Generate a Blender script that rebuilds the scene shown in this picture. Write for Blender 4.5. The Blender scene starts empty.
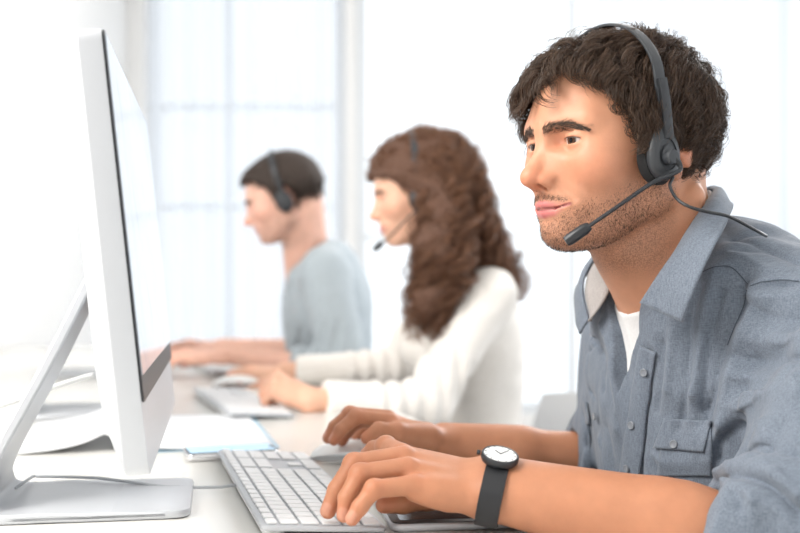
import bpy, math, random
import numpy as np
from mathutils import Vector
from mathutils.bvhtree import BVHTree
random.seed(7); RNG = np.random.default_rng(11)
SC = bpy.context.scene; COL = SC.collection
PI = math.pi
# ------------------------------------------------------------------ camera, world, light, exposure
FPX, CU, CV, CZ = 1050.0, 400.0, 281.0, 0.979
cam_d = bpy.data.cameras.new('camera'); cam = bpy.data.objects.new('camera', cam_d); COL.objects.link(cam)
cam.location = (0, 0, CZ); cam.rotation_euler = (PI/2, 0, 0)
cam_d.sensor_width = 36; cam_d.lens = FPX*36/800; cam_d.shift_y = (CV-266.5)/800
cam_d.clip_start = 0.02
cam_d.dof.use_dof = True; cam_d.dof.focus_distance = 1.02; cam_d.dof.aperture_fstop = 3.6
SC.camera = cam
w = bpy.data.worlds.new('daylight'); SC.world = w; w.use_nodes = True
bg = w.node_tree.nodes['Background']; bg.inputs[0].default_value = (0.93, 0.965, 1.0, 1); bg.inputs[1].default_value = 1.22
def area(name, loc, target, size, power, col):
    l = bpy.data.lights.new(name, 'AREA'); l.shape = 'RECTANGLE'; l.size, l.size_y = size; l.energy = power; l.color = col
    o = bpy.data.objects.new(name, l); COL.objects.link(o); o.location = loc
    o.rotation_euler = (Vector(target)-Vector(loc)).to_track_quat('-Z', 'Y').to_euler(); return o
area('key_light_left', (-1.2, 0.50, 1.95), (0.25, 1.15, 1.0), (1.1, 1.1), 47, (1.0, 0.96, 0.91))  # added key lamp inside the room; the left wall has no window
area('window_light_back', (1.6, 3.6, 2.3), (0.2, 1.2, 1.0), (1.8, 1.4), 40, (1.0, 0.98, 0.96))
SC.view_settings.view_transform = 'Standard'; SC.view_settings.look = 'None'
SC.view_settings.gamma = 1; SC.view_settings.exposure = 0.30; SC.view_settings.use_curve_mapping = False
SC.cycles.max_bounces = 8; SC.cycles.transparent_max_bounces = 12

# ------------------------------------------------------------------ helpers
def P(u, v, D): return np.array([(u-CU)/FPX*D, D, CZ-(v-CV)/FPX*D])
def nrm(a): a = np.asarray(a, float); return a/(np.linalg.norm(a, axis=-1, keepdims=True)+1e-12)
def wloc(o):
    l = Vector((0, 0, 0))
    while o is not None: l = l+o.location; o = o.parent
    return np.array(l)
def mk(name, V, F, mat=None, parent=None, smooth=True, cols=None, label=None):
    V = np.asarray(V, float)-wloc(parent)
    me = bpy.data.meshes.new(name)
    if isinstance(F, np.ndarray):
        n, k = F.shape
        me.vertices.add(len(V)); me.vertices.foreach_set('co', V.astype(np.float32).ravel())
        me.loops.add(n*k); me.loops.foreach_set('vertex_index', F.astype(np.int32).ravel())
        me.polygons.add(n); me.polygons.foreach_set('loop_start', (np.arange(n)*k).astype(np.int32))
        me.update(calc_edges=True)
    else:
        me.from_pydata([tuple(v) for v in V], [], [tuple(f) for f in F])
    if smooth: me.polygons.foreach_set('use_smooth', [True]*len(me.polygons))
    if cols:
        for nm, c in cols.items():
            a = me.attributes.new(nm, 'FLOAT_COLOR', 'POINT')
            c = np.asarray(c, float)
            if c.ndim == 1: c = np.repeat(c[:, None], 3, 1)
            a.data.foreach_set('color', np.concatenate([c, np.ones((len(c), 1))], 1).astype(np.float32).ravel())
    me.update()
    o = bpy.data.objects.new(name, me); COL.objects.link(o)
    if mat: me.materials.append(mat)
    if parent: o.parent = parent
    if label: o['label'] = label
    return o
def tag(o, label=None, cat=None, group=None, kind=None):
    if label: o['label'] = label
    if cat: o['category'] = cat
    if group: o['group'] = group
    if kind: o['kind'] = kind
    return o
def empty(name, loc, label, cat, group=None):
    o = bpy.data.objects.new(name, None); COL.objects.link(o); o.location = [float(x) for x in loc]
    o.empty_display_size = 0.05; return tag(o, label, cat, group)
def join(*parts):
    V, F, n = [], [], 0
    for v, f in parts:
        V.append(np.asarray(v, float)); F += [tuple(i+n for i in q) for q in f]; n += len(v)
    return np.concatenate(V), F
def frame(c, x, y, z):
    M = np.stack([np.asarray(x, float), np.asarray(y, float), np.asarray(z, float)]); c = np.asarray(c, float)
    return lambda V: np.asarray(V, float)@M+c
def rotz(a): return (math.cos(a), math.sin(a), 0), (-math.sin(a), math.cos(a), 0), (0, 0, 1)
def rrect(w, h, r, n=6):
    pts = []
    for cx, cy, a0 in ((w/2-r, h/2-r, 0), (-w/2+r, h/2-r, 90), (-w/2+r, -h/2+r, 180), (w/2-r, -h/2+r, 270)):
        for i in range(n+1):
            a = math.radians(a0+90*i/n); pts.append((cx+r*math.cos(a), cy+r*math.sin(a)))
    return np.array(pts)
def prism(out, z0, z1, b=0.0, nb=3):
    """2D outline extruded in z with rounded rims of radius b"""
    out = np.asarray(out, float); n = len(out)
    t = nrm(np.roll(out, -1, 0)-np.roll(out, 1, 0)); nn = np.stack([t[:, 1], -t[:, 0]], 1)
    rings = []
    if b > 0:
        for i in range(nb+1):
            a = PI/2*i/nb; rings.append((b*(1-math.sin(a)), z0+b*(1-math.cos(a))))
        for i in range(nb+1):
            a = PI/2*i/nb; rings.append((b*(1-math.cos(a)), z1-b*(1-math.sin(a))))
    else: rings = [(0, z0), (0, z1)]
    V = np.concatenate([np.column_stack([out-nn*o, np.full(n, z)]) for o, z in rings]); F = []
    for k in range(len(rings)-1):
        for i in range(n):
            j = (i+1) % n; F.append((k*n+i, k*n+j, (k+1)*n+j, (k+1)*n+i))
    F.append(tuple(range(n))[::-1]); F.append(tuple((len(rings)-1)*n+i for i in range(n)))
    return V, F
def box(w, d, h, b=0.002, c=(0, 0, 0)):
    V, F = prism(rrect(w, d, max(b, 1e-4), 3), -h/2, h/2, b*0.9, 2); return V+np.array(c), F
def spline(pts, n):
    pts = np.asarray(pts, float); P4 = np.vstack([2*pts[0]-pts[1], pts, 2*pts[-1]-pts[-2]])
    out = []
    m = len(pts)-1
    for k in range(n):
        s = k/(n-1)*m; i = min(int(s), m-1); t = s-i; a, b, c, d = P4[i:i+4]
        out.append(0.5*((2*b)+(c-a)*t+(2*a-5*b+4*c-d)*t*t+(-a+3*b-3*c+d)*t**3))
    return np.array(out)
def tube(pts, r, n=10, flat=None, axis=None):
    """tube through pts; r number or list; flat=(width,thickness) makes a strap whose width runs along axis"""
    pts = np.asarray(pts, float); m = len(pts); r = np.broadcast_to(r, (m,))
    T = nrm(np.gradient(pts, axis=0)); up = np.array(axis if axis is not None else (0, 0, 1.0), float)
    if axis is None and abs(T[0]@up) > 0.9: up = np.array([1.0, 0, 0])
    V = []; X = None
    for i in range(m):
        if axis is not None or X is None: X = up-T[i]*(up@T[i])
        else: X = X-T[i]*(X@T[i])
        X = nrm(X); Y = np.cross(T[i], X)
        for k in range(n):
            a = 2*PI*k/n; ca, sa = math.cos(a), math.sin(a)
            if flat:
                ca = math.copysign(abs(ca)**0.5, ca); sa = math.copysign(abs(sa)**0.5, sa)
                V.append(pts[i]+X*ca*flat[0]/2*r[i]+Y*sa*flat[1]/2*r[i])
            else: V.append(pts[i]+(X*ca+Y*sa)*r[i])
    F = [(i*n+k, i*n+(k+1) % n, (i+1)*n+(k+1) % n, (i+1)*n+k) for i in range(m-1) for k in range(n)]
    F.append(tuple(range(n))[::-1]); F.append(tuple((m-1)*n+k for k in range(n)))
    return np.array(V), F
def lathe(prof, n=32):
    V = [(r*math.cos(2*PI*k/n), r*math.sin(2*PI*k/n), z) for r, z in prof for k in range(n)]
    F = [(i*n+k, i*n+(k+1) % n, (i+1)*n+(k+1) % n, (i+1)*n+k) for i in range(len(prof)-1) for k in range(n)]
    F.append(tuple(range(n))[::-1]); F.append(tuple((len(prof)-1)*n+k for k in range(n)))
    return np.array(V), F
def put(name, vf, fr, mat, parent=None, smooth=True, label=None):
    V, F = vf; o = mk(name, fr(V) if fr else V, F, mat, parent, smooth, None, label)
    return autos(o)
def autos(o, ang=35):
    me = o.data
    try:
        me.set_sharp_from_angle(angle=math.radians(ang))
    except Exception: pass
    return o

# ------------------------------------------------------------------ materials
def mat(name, col, rough=0.5, metal=0.0, bump=None, var=None, **kw):
    m = bpy.data.materials.new(name); m.use_nodes = True; nt = m.node_tree; b = nt.nodes['Principled BSDF']
    b.inputs['Base Color'].default_value = (*col, 1); b.inputs['Roughness'].default_value = rough; b.inputs['Metallic'].default_value = metal
    for k, v in kw.items():
        b.inputs[k.replace('_', ' ')].default_value = v
    tc = nt.nodes.new('ShaderNodeTexCoord')
    if var:
        n = nt.nodes.new('ShaderNodeTexNoise'); n.inputs['Scale'].default_value = var[0]; n.inputs['Detail'].default_value = 4
        nt.links.new(tc.outputs['Object'], n.inputs['Vector'])
        r = nt.nodes.new('ShaderNodeMix'); r.data_type = 'RGBA'
        r.inputs['A'].default_value = (*[c*(1-var[1]) for c in col], 1); r.inputs['B'].default_value = (*[min(1, c*(1+var[1])) for c in col], 1)
        nt.links.new(n.outputs['Fac'], r.inputs['Factor']); nt.links.new(r.outputs['Result'], b.inputs['Base Color'])
    if bump:
        n = nt.nodes.new('ShaderNodeTexNoise'); n.inputs['Scale'].default_value = bump[0]; n.inputs['Detail'].default_value = 5
        nt.links.new(tc.outputs['Object'], n.inputs['Vector'])
        bn = nt.nodes.new('ShaderNodeBump'); bn.inputs['Strength'].default_value = bump[1]; bn.inputs['Distance'].default_value = bump[2]
        nt.links.new(n.outputs['Fac'], bn.inputs['Height']); nt.links.new(bn.outputs['Normal'], b.inputs['Normal'])
    return m
def skin_mat(name, sss=0.12):
    m = bpy.data.materials.new(name); m.use_nodes = True; nt = m.node_tree; N = nt.nodes.new; L = nt.links.new
    b = nt.nodes['Principled BSDF']; b.inputs['Roughness'].default_value = 0.47
    b.inputs['Subsurface Weight'].default_value = sss; b.inputs['Subsurface Radius'].default_value = (1, .35, .2); b.inputs['Subsurface Scale'].default_value = 0.006
    b.inputs['Specular IOR Level'].default_value = 0.42
    tc = N('ShaderNodeTexCoord'); at = N('ShaderNodeAttribute'); at.attribute_name = 'Col'
    st = N('ShaderNodeAttribute'); st.attribute_name = 'Stubble'
    n1 = N('ShaderNodeTexNoise'); n1.inputs['Scale'].default_value = 55; n1.inputs['Detail'].default_value = 5; L(tc.outputs['Object'], n1.inputs['Vector'])
    mp = N('ShaderNodeMapRange'); mp.inputs['From Min'].default_value = .3; mp.inputs['From Max'].default_value = .7; mp.inputs['To Min'].default_value = .93; mp.inputs['To Max'].default_value = 1.05
    L(n1.outputs['Fac'], mp.inputs['Value'])
    mu = N('ShaderNodeMix'); mu.data_type = 'RGBA'; mu.blend_type = 'MULTIPLY'; mu.inputs['Factor'].default_value = 1
    L(at.outputs['Color'], mu.inputs['A']); L(mp.outputs['Result'], mu.inputs['B'])
    n2 = N('ShaderNodeTexNoise'); n2.inputs['Scale'].default_value = 800; n2.inputs['Detail'].default_value = 2; L(tc.outputs['Object'], n2.inputs['Vector'])
    m2 = N('ShaderNodeMapRange'); m2.inputs['From Min'].default_value = .38; m2.inputs['From Max'].default_value = .62; m2.inputs['To Min'].default_value = .25; m2.inputs['To Max'].default_value = 1.0
    L(n2.outputs['Fac'], m2.inputs['Value'])
    mm = N('ShaderNodeMath'); mm.operation = 'MULTIPLY'; L(m2.outputs['Result'], mm.inputs[0]); L(st.outputs['Fac'], mm.inputs[1])
    mx = N('ShaderNodeMix'); mx.data_type = 'RGBA'; mx.inputs['B'].default_value = (.075, .04, .026, 1)
    L(mm.outputs['Value'], mx.inputs['Factor']); L(mu.outputs['Result'], mx.inputs['A']); L(mx.outputs['Result'], b.inputs['Base Color'])
    n3 = N('ShaderNodeTexNoise'); n3.inputs['Scale'].default_value = 420; n3.inputs['Detail'].default_value = 4; L(tc.outputs['Object'], n3.inputs['Vector'])
    bp = N('ShaderNodeBump'); bp.inputs['Strength'].default_value = .25; bp.inputs['Distance'].default_value = .0006
    L(n3.outputs['Fac'], bp.inputs['Height']); L(bp.outputs['Normal'], b.inputs['Normal'])
    return m
def cloth_mat(name, c1, c2, weave=900, slub=None, bump=.3, rough=.85, sheen=.2):
    m = bpy.data.materials.new(name); m.use_nodes = True; nt = m.node_tree; N = nt.nodes.new; L = nt.links.new
    b = nt.nodes['Principled BSDF']; b.inputs['Roughness'].default_value = rough; b.inputs['Specular IOR Level'].default_value = .2
    b.inputs['Sheen Weight'].default_value = sheen; b.inputs['Sheen Roughness'].default_value = .5
    tc = N('ShaderNodeTexCoord'); hs = []
    for sc in ((1, 1, .12), (.12, .6, 1)) if slub else ((1, 1, 1),):
        mp = N('ShaderNodeMapping'); mp.inputs['Scale'].default_value = sc; L(tc.outputs['Object'], mp.inputs['Vector'])
        n = N('ShaderNodeTexNoise'); n.inputs['Scale'].default_value = weave; n.inputs['Detail'].default_value = 3; L(mp.outputs['Vector'], n.inputs['Vector']); hs.append(n)
    if len(hs) == 2:
        ad = N('ShaderNodeMath'); ad.operation = 'ADD'; L(hs[0].outputs['Fac'], ad.inputs[0]); L(hs[1].outputs['Fac'], ad.inputs[1])
        ha = N('ShaderNodeMath'); ha.operation = 'MULTIPLY'; ha.inputs[1].default_value = .5; L(ad.outputs[0], ha.inputs[0]); h = ha.outputs[0]
    else: h = hs[0].outputs['Fac']
    mr = N('ShaderNodeMapRange'); mr.inputs['From Min'].default_value = .38; mr.inputs['From Max'].default_value = .62; L(h, mr.inputs['Value'])
    mx = N('ShaderNodeMix'); mx.data_type = 'RGBA'; mx.inputs['A'].default_value = (*c1, 1); mx.inputs['B'].default_value = (*c2, 1)
    L(mr.outputs['Result'], mx.inputs['Factor']); L(mx.outputs['Result'], b.inputs['Base Color'])
    n4 = N('ShaderNodeTexNoise'); n4.inputs['Scale'].default_value = 38; n4.inputs['Detail'].default_value = 5; L(tc.outputs['Object'], n4.inputs['Vector'])
    b1 = N('ShaderNodeBump'); b1.inputs['Strength'].default_value = bump; b1.inputs['Distance'].default_value = .004; L(n4.outputs['Fac'], b1.inputs['Height'])
    b2 = N('ShaderNodeBump'); b2.inputs['Strength'].default_value = .2; b2.inputs['Distance'].default_value = .0005; L(h, b2.inputs['Height']); L(b1.outputs['Normal'], b2.inputs['Normal'])
    L(b2.outputs['Normal'], b.inputs['Normal'])
    return m
def hair_mat(name, c1, c2):
    m = mat(name, c1, .42); nt = m.node_tree; b = nt.nodes['Principled BSDF']; b.inputs['Specular IOR Level'].default_value = .45
    g = nt.nodes.new('ShaderNodeNewGeometry'); mx = nt.nodes.new('ShaderNodeMix'); mx.data_type = 'RGBA'
    mx.inputs['A'].default_value = (*c1, 1); mx.inputs['B'].default_value = (*c2, 1)
    nt.links.new(g.outputs['Random Per Island'], mx.inputs['Factor']); nt.links.new(mx.outputs['Result'], b.inputs['Base Color'])
    return m
M = dict(
    alu=mat('brushed_aluminium', (.60, .62, .65), .42, .55, bump=(600, .05, .0005)),
    alu_white=mat('silver_shell', (.53, .55, .58), .38, .25),
    white=mat('white_plastic', (.86, .87, .87), .35),
    key=mat('white_key', (.84, .85, .86), .4),
    desk=mat('white_laminate', (.90, .89, .85), .22, var=(3, .015)),
    wall=mat('white_paint', (.95, .94, .925), .8, bump=(90, .1, .001)),
    frame=mat('window_frame_white', (.84, .87, .90), .4),
    floor=mat('pale_floor', (.62, .60, .57), .4, var=(5, .06)),
    black=mat('black_plastic', (.018, .020, .024), .38),
    grey=mat('grey_plastic', (.032, .036, .042), .42),
    foam=mat('black_foam', (.010, .010, .011), .95, bump=(700, .5, .001)),
    strap=mat('black_strap', (.012, .013, .016), .5, bump=(500, .2, .0006)),
    dial=mat('watch_dial', (.85, .86, .87), .3),
    cable=mat('grey_cable', (.45, .47, .50), .45),
    cable_w=mat('white_cable', (.80, .81, .80), .45),
    rubber=mat('dark_rubber', (.03, .03, .03), .7),
    chair=mat('chair_plastic', (.88, .89, .90), .5), chrome=mat('chrome', (.7, .7, .72), .2, 1.0),
    trousers=cloth_mat('dark_denim', (.03, .04, .07), (.05, .065, .10), 700, None),
    shoe=mat('dark_leather', (.03, .02, .015), .4),
    chambray=cloth_mat('grey_blue_chambray', (.125, .152, .195), (.205, .24, .29), 1100, True, .45),
    lining=cloth_mat('pale_collar_lining', (.33, .305, .295), (.42, .39, .375), 800, True, .2),
    tee=cloth_mat('white_cotton', (.84, .84, .84), (.90, .90, .90), 600, None, .25),
    knit=cloth_mat('cream_knit', (.80, .765, .72), (.88, .85, .81), 420, None, .35),
    henley=cloth_mat('pale_grey_jersey', (.36, .42, .46), (.46, .52, .56), 500, None, .35),
    button=mat('shirt_button', (.22, .24, .27), .3),
    hair_dark=hair_mat('dark_brown_hair', (.032, .018, .011), (.105, .060, .036)),
    hair_scalp=mat('dark_hair_mass', (.032, .019, .013), .7, bump=(160, .6, .004)),
    hair_brown=hair_mat('chestnut_hair', (.11, .046, .024), (.27, .13, .07)),
    hair_brown_mass=mat('chestnut_hair_mass', (.11, .050, .028), .7, bump=(90, .8, .008)),
    hair_short=hair_mat('near_black_hair', (.028, .018, .013), (.07, .045, .034)),
    skin=skin_mat('tanned_skin'), skin_far=skin_mat('fair_skin', .1),
)
# ------------------------------------------------------------------ implicit surfaces (bodies and clothes)
def rc(Q, a, b, r1, r2=None):
    r2 = r1 if r2 is None else r2; a = np.asarray(a, float); b = np.asarray(b, float); d = b-a
    h = np.clip((Q-a)@d/(d@d+1e-12), 0, 1)
    return np.linalg.norm(Q-a-h[:, None]*d, axis=1)-(r1+(r2-r1)*h)
def ell(Q, c, r, R=None):
    q = Q-np.asarray(c, float)
    if R is not None: q = q@np.asarray(R, float).T
    r = np.asarray(r, float); k0 = np.linalg.norm(q/r, axis=1); k1 = np.linalg.norm(q/(r*r), axis=1)+1e-9
    return k0*(k0-1)/k1
def smin(a, b, k):
    h = np.maximum(k-np.abs(a-b), 0)/k; return np.minimum(a, b)-h*h*k*.25
def smax(a, b, k): return -smin(-a, -b, k)
def sd_tri(f, Q, e=4e-4):
    k = np.array([[1, -1, -1], [-1, -1, 1], [-1, 1, -1], [1, 1, 1]], float); g = 0
    for r in k: g = g+r*f(Q+r*e)[:, None]
    return nrm(g)
def ev(f, Q, ch=400000):
    return np.concatenate([f(Q[i:i+ch]) for i in range(0, len(Q), ch)]) if len(Q) else np.zeros(0)
def surface(f, lo, hi, h, iters=2, gf=1.25):
    """sparse surface nets of f=0, then vertices pulled onto the surface; returns V, quads"""
    lo = np.asarray(lo, float); n = np.ceil((np.asarray(hi)-lo)/h/8).astype(int)
    g = np.stack(np.meshgrid(*[np.arange(k) for k in n], indexing='ij'), -1).reshape(-1, 3)*8
    s = 8
    while True:
        d = ev(f, lo+(g+s/2)*h); g = g[np.abs(d) < s*h*gf+1.2*h]
        if s == 1: break
        s //= 2; o = np.array([[i, j, k] for i in (0, s) for j in (0, s) for k in (0, s)])
        g = (g[:, None]+o).reshape(-1, 3)
    S = int(n.max()*8+4); key = lambda q: (q[:, 0]*S+q[:, 1])*S+q[:, 2]
    g = g[np.argsort(key(g))]; ck = key(g)
    co = np.array([[i, j, k] for i in (0, 1) for j in (0, 1) for k in (0, 1)])
    nk, inv = np.unique(key((g[:, None]+co).reshape(-1, 3)), return_inverse=True); inv = inv.reshape(-1)
    nd = np.stack([nk//(S*S), (nk//S) % S, nk % S], 1); val = ev(f, lo+nd*h); val[val == 0] = 1e-9
    cv = val[inv].reshape(-1, 8); ins = cv < 0; act = ins.any(1) & ~ins.all(1)
    idx = np.full(len(g), -1); idx[act] = np.arange(act.sum()); ga = g[act].astype(float); c = cv[act]
    acc = np.zeros((len(ga), 3)); cnt = np.zeros(len(ga))
    for i in range(8):
        for j in range(i+1, 8):
            if np.abs(co[i]-co[j]).sum() != 1: continue
            m = (c[:, i] < 0) != (c[:, j] < 0); t = c[m, i]/(c[m, i]-c[m, j])
            acc[m] += co[i]+t[:, None]*(co[j]-co[i]); cnt[m] += 1
    V = lo+(ga+acc/cnt[:, None])*h
    Fs = []
    for a in range(3):
        e = np.zeros(3, int); e[a] = 1; b1 = np.zeros(3, int); b1[(a+1) % 3] = 1; b2 = np.zeros(3, int); b2[(a+2) % 3] = 1
        k2 = key(nd+e); p = np.searchsorted(nk, k2); p[p >= len(nk)] = 0; ok = nk[p] == k2
        A = val; B = val[p]; cr = ok & ((A < 0) != (B < 0)); q = nd[cr]; neg = A[cr] < 0; ids = []
        for off in (0*e, -b1, -b1-b2, -b2):
            kk = key(q+off); pp = np.searchsorted(ck, kk); pp[pp >= len(ck)] = 0
            ids.append(np.where(ck[pp] == kk, idx[pp], -1))
        ids = np.stack(ids, 1); good = (ids >= 0).all(1); ids = ids[good]; neg = neg[good]
        ids[~neg] = ids[~neg][:, ::-1]; Fs.append(ids)
    F = np.concatenate(Fs)
    for _ in range(iters):
        d = ev(f, V); N = sd_tri(f, V); V = V-N*np.clip(d, -h, h)[:, None]*.8
    return V, F
def bvh(V, F): return BVHTree.FromPolygons([tuple(v) for v in V], [tuple(int(i) for i in q) for q in F])
def cast(tree, u, v, off=0.0, D=3.0):
    """the point of a surface seen at pixel (u,v)"""
    o = Vector((0, 0, CZ)); d = (Vector(P(u, v, 1.0))-o).normalized(); h = tree.ray_cast(o, d, 10)
    if h[0] is None: return None, None
    n = h[1] if h[1].dot(d) < 0 else -h[1]
    return np.array(h[0]+n*off), np.array(n)
def poly_d(Q, pts):
    d = np.full(len(Q), 9.0); pts = np.asarray(pts, float)
    for a, b in zip(pts[:-1], pts[1:]):
        e = b-a; h = np.clip((Q-a)@e/(e@e+1e-12), 0, 1); d = np.minimum(d, np.linalg.norm(Q-a-h[:, None]*e, axis=1))
    return d
def wob(Q, s, sd=0):
    r = np.random.default_rng(sd); o = 0
    for i in range(5):
        k = nrm(r.normal(size=3))*s*r.uniform(.6, 1.5); o = o+np.sin(Q@k+r.uniform(0, 6.3)+1.3*np.sin(Q@nrm(r.normal(size=3))*s*.6))
    return o/5

# ------------------------------------------------------------------ heads (local frame: x forward, y left, z up, origin between the ears)
class Head:
    def __init__(s, O, yaw, pitch, scale=1.0, female=False, roll=0.0):
        F = np.array([-math.cos(yaw), -math.sin(yaw), 0]); Lf = np.array([math.sin(yaw), -math.cos(yaw), 0]); U = np.array([0, 0, 1.0])
        c, q = math.cos(pitch), math.sin(pitch); F2 = F*c-U*q; U2 = U*c+F*q
        c, q = math.cos(roll), math.sin(roll); L2 = Lf*c+U2*q; U3 = U2*c-Lf*q
        s.O = np.asarray(O, float); s.B = np.stack([F2, L2, U3]); s.k = scale; s.female = female
    def loc(s, Wp): return (np.asarray(Wp)-s.O)@s.B.T/s.k
    def wld(s, Lp): return np.asarray(Lp, float)*s.k@s.B+s.O
    def lips(s, A):
        f = s.female; g = 1.0 if not f else 1.12
        up = np.minimum(rc(A, (.1030, 0.003, -.0432), (.0985, .013, -.0436), .0036*g, .0034*g), rc(A, (.0985, .013, -.0434), (.0912, .0270, -.0442), .0032*g, .0018))
        lo = np.minimum(rc(A, (.1008, 0, -.0512), (.0970, .012, -.0508), .0047*g, .0043*g), rc(A, (.0970, .012, -.0508), (.0912, .0270, -.0450), .0042*g, .0016))
        return up, lo
    def skull(s, Q):
        A = np.column_stack([Q[:, 0], np.abs(Q[:, 1]), Q[:, 2]])
        d = ell(Q, (-.003, 0, .036), (.094, .075, .0775))
        d = smin(d, ell(Q, (.045, 0, .012), (.051, .060, .072)), .035)
        return d
    def sdf(s, Q):
        A = np.column_stack([Q[:, 0], np.abs(Q[:, 1]), Q[:, 2]]); f = s.female
        d = s.skull(Q)
        d = smin(d, ell(A, (.045, 0, -.026), (.047, .054, .059)), .02)            # face block
        jw = .043 if f else .047
        d = smin(d, rc(A, (.004, jw, -.040), (.070, .015, -.0722), .015, .014), .028)  # jaw
        d = smin(d, rc(A, (.0, jw+.006, -.01), (.004, jw, -.040), .014, .015), .02)
        d = smin(d, ell(A, (.0825, .0, -.0708), (.0200 if not f else .017, .019, .0158)), .016)  # chin
        d = smin(d, ell(A, (.066, .043, -.008), (.019, .019, .018)), .022)        # cheekbone
        d = smin(d, ell(A, (.080, 0, -.044), (.0195, .033, .022)), .014)          # muzzle
        d = smin(d, ell(A, (.0885, 0, -.0350), (.0145, .021, .0120)), .010)
        b = .0095 if not f else .006
        d = smin(d, rc(A, (.0895, .010, .0305), (.0755, .043, .0335), b, b), .014)  # brow ridge
        d = smax(d, -ell(A, (.1000, .031, .0165), (.0165, .0165, .0115)), .012)   # eye socket
        # nose
        nz = .0 if not f else -.0035
        d = smin(d, rc(A, (.0895, 0, .0235), (.1140+nz, 0, -.0122), .0060, .0080), .010)
        d = smin(d, rc(A, (.0800, .008, .012), (.0985, .0095, -.0165), .006, .0060), .018)
        d = smin(d, ell(A, (.1155+nz, 0, -.0170), (.0106, .0098, .0088)), .007)
        d = smin(d, ell(A, (.1025, .0124, -.0202), (.0105, .0056, .0068)), .006)
        d = smin(d, rc(A, (.100, 0, -.0275), (.1120+nz, 0, -.0240), .004, .0042), .004)
        d = smax(d, -ell(A, (.1075, .0078, -.0262), (.0068, .0034, .0046)), .002)
        # lips
        up, lo = s.lips(A)
        d = smin(d, up, .0035); d = smin(d, lo, .0040)
        d = smax(d, -rc(A, (.1075, 0, -.0476), (.0988, .0150, -.0476), .0008), .002)
        d = smax(d, -rc(A, (.0988, .0150, -.0474), (.0925, .0300, -.0444), .0009), .002)
        d = smax(d, -rc(A, (.1062, 0, -.0315), (.1062, 0, -.0375), .0022), .003)   # philtrum
        # eyelids
        lid = np.linalg.norm(A-np.array([.0748, .0310, .0168]), axis=1)-.0163
        op = .0031 if not f else .0024
        lid = smax(lid, -ell(A, (.0905, .0305, .0160 if not f else .0150), (.0110, .0165, op)), .0009)
        d = smin(d, lid, .0035)
        d = smax(d, -ell(A, (.0915, .0305, .0160 if not f else .0150), (.0075, .0150, op-.0003)), .0009)
        d = smax(d, -ell(A, (.0975, .0175, .0180), (.0085, .0055, .0075)), .007)
        d = smax(d, -rc(A, (.0915, .020, .0260), (.0840, .044, .0245), .0006), .003)  # lid crease
        d = smax(d, -rc(A, (.1000, .0200, -.0230), (.0900, .0330, -.0400), .0005, .0003), .007)   # nasolabial fold
        # ears
        E = np.array([[.90, .38, -.15], [-.36, .92, .12], [.18, -.05, .98]]); E = np.array([nrm(r) for r in E])
        e = ell(A, (-.010, .0745, .014), (.0175, .0075, .031), E)
        e = smax(e, -ell(A, (-.004, .083, .016), (.0105, .0075, .020), E), .004)
        e = smin(e, rc(A, (.003, .072, -.004), (.003, .073, .004), .0045), .004)
        e = smin(e, ell(A, (-.001, .0735, -.020), (.008, .005, .009)), .006)
        d = smin(d, e, .004)
        return d
    def colors(s, Q, base, lip, beard=1.0):
        A = np.column_stack([Q[:, 0], np.abs(Q[:, 1]), Q[:, 2]]); n = len(Q)
        C = np.tile(np.array(base, float), (n, 1)); up, lo = s.lips(A); x_ = A[:, 0]
        def g(c, r): return np.exp(-(((A-np.array(c))/np.array(r))**2).sum(1))[:, None]
        red = np.array(base)*np.array([1.06, .70, .62])
        w_ = np.clip(.75*g((.115, 0, -.02), (.014, .016, .013))+.45*g((.070, .045, -.012), (.03, .022, .018))+.6*g((-.01, .08, .005), (.02, .012, .035)), 0, 1); C = C*(1-w_)+red*w_
        w_ = .55*g((.092, .017, .016), (.006, .006, .006))+.35*g((.088, .031, .008), (.01, .016, .004)); w_ = np.clip(w_, 0, 1); C = C*(1-w_)+np.array(base)*np.array([.92, .62, .58])*w_
        ld = np.minimum(up, lo); m = (np.clip((.0016-ld)/.0014, 0, 1)*(A[:, 0] > .083))[:, None]
        C = C*(1-m)+np.array(lip)*m
        ml = np.minimum(rc(A, (.1060, 0, -.0476), (.0975, .0150, -.0474), .0002), rc(A, (.0975, .0150, -.0474), (.0912, .0290, -.0446), .0002)); w_ = (np.exp(-(np.maximum(ml-.0012, 0)/.0008)**2)*.7*(x_ > .08))[:, None]; C = C*(1-w_)+np.array([.22, .06, .05])*w_  # crease between the lips darkened, shade painted into the skin colour
        w_ = g((.107, .0078, -.0245), (.0040, .0026, .0024))*.9; C = C*(1-w_)+np.array([.16, .05, .03])*w_  # nostril hollow painted dark in place of real shade
        # upper lash line
        e = A-np.array([.0748, .0310, .0168]); zt = .0024 if not s.female else .0008
        inr = np.clip(1-np.abs(np.linalg.norm(e, axis=1)-.0163)/.0016, 0, 1)
        w_ = (inr*np.exp(-((A[:, 2]-(.0168+zt-.9*np.maximum(0, np.abs(A[:, 1]-.031)-.004)**1.0*.35))/.0009)**2)*(A[:, 0] > .082))[:, None]*.85
        C = C*(1-w_)+np.array([.03, .015, .01])*w_
        # stubble
        x, y, z = A.T
        up_lim = np.interp(x, [-.01, .012, .03, .055, .075, .09], [.00, -.004, -.022, -.038, -.047, -.052])
        sb = 1/(1+np.exp((z-up_lim)/.008)); sb = sb/(1+np.exp((-.012-x)/.005))*np.clip((z+.125)/.02, 0, 1)
        mo = np.exp(-((z+.0355+.25*y)/.0052)**4)*np.clip((.031-y)/.005, 0, 1)*(x > .08)*.8*np.clip(.45+y/.012, 0, 1)
        sb = np.maximum(sb*.60, mo*.85)*(1-m[:, 0])*np.clip((ld-.0008)/.002, 0, 1)
        nearlip = np.exp(-((y/.014)**2+((z+.060)/.004)**2))*(x > .09); sb = sb*(1-.4*nearlip)
        # brow shade (skin under the hairs)
        if beard <= 0: sb = sb*0
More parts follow.
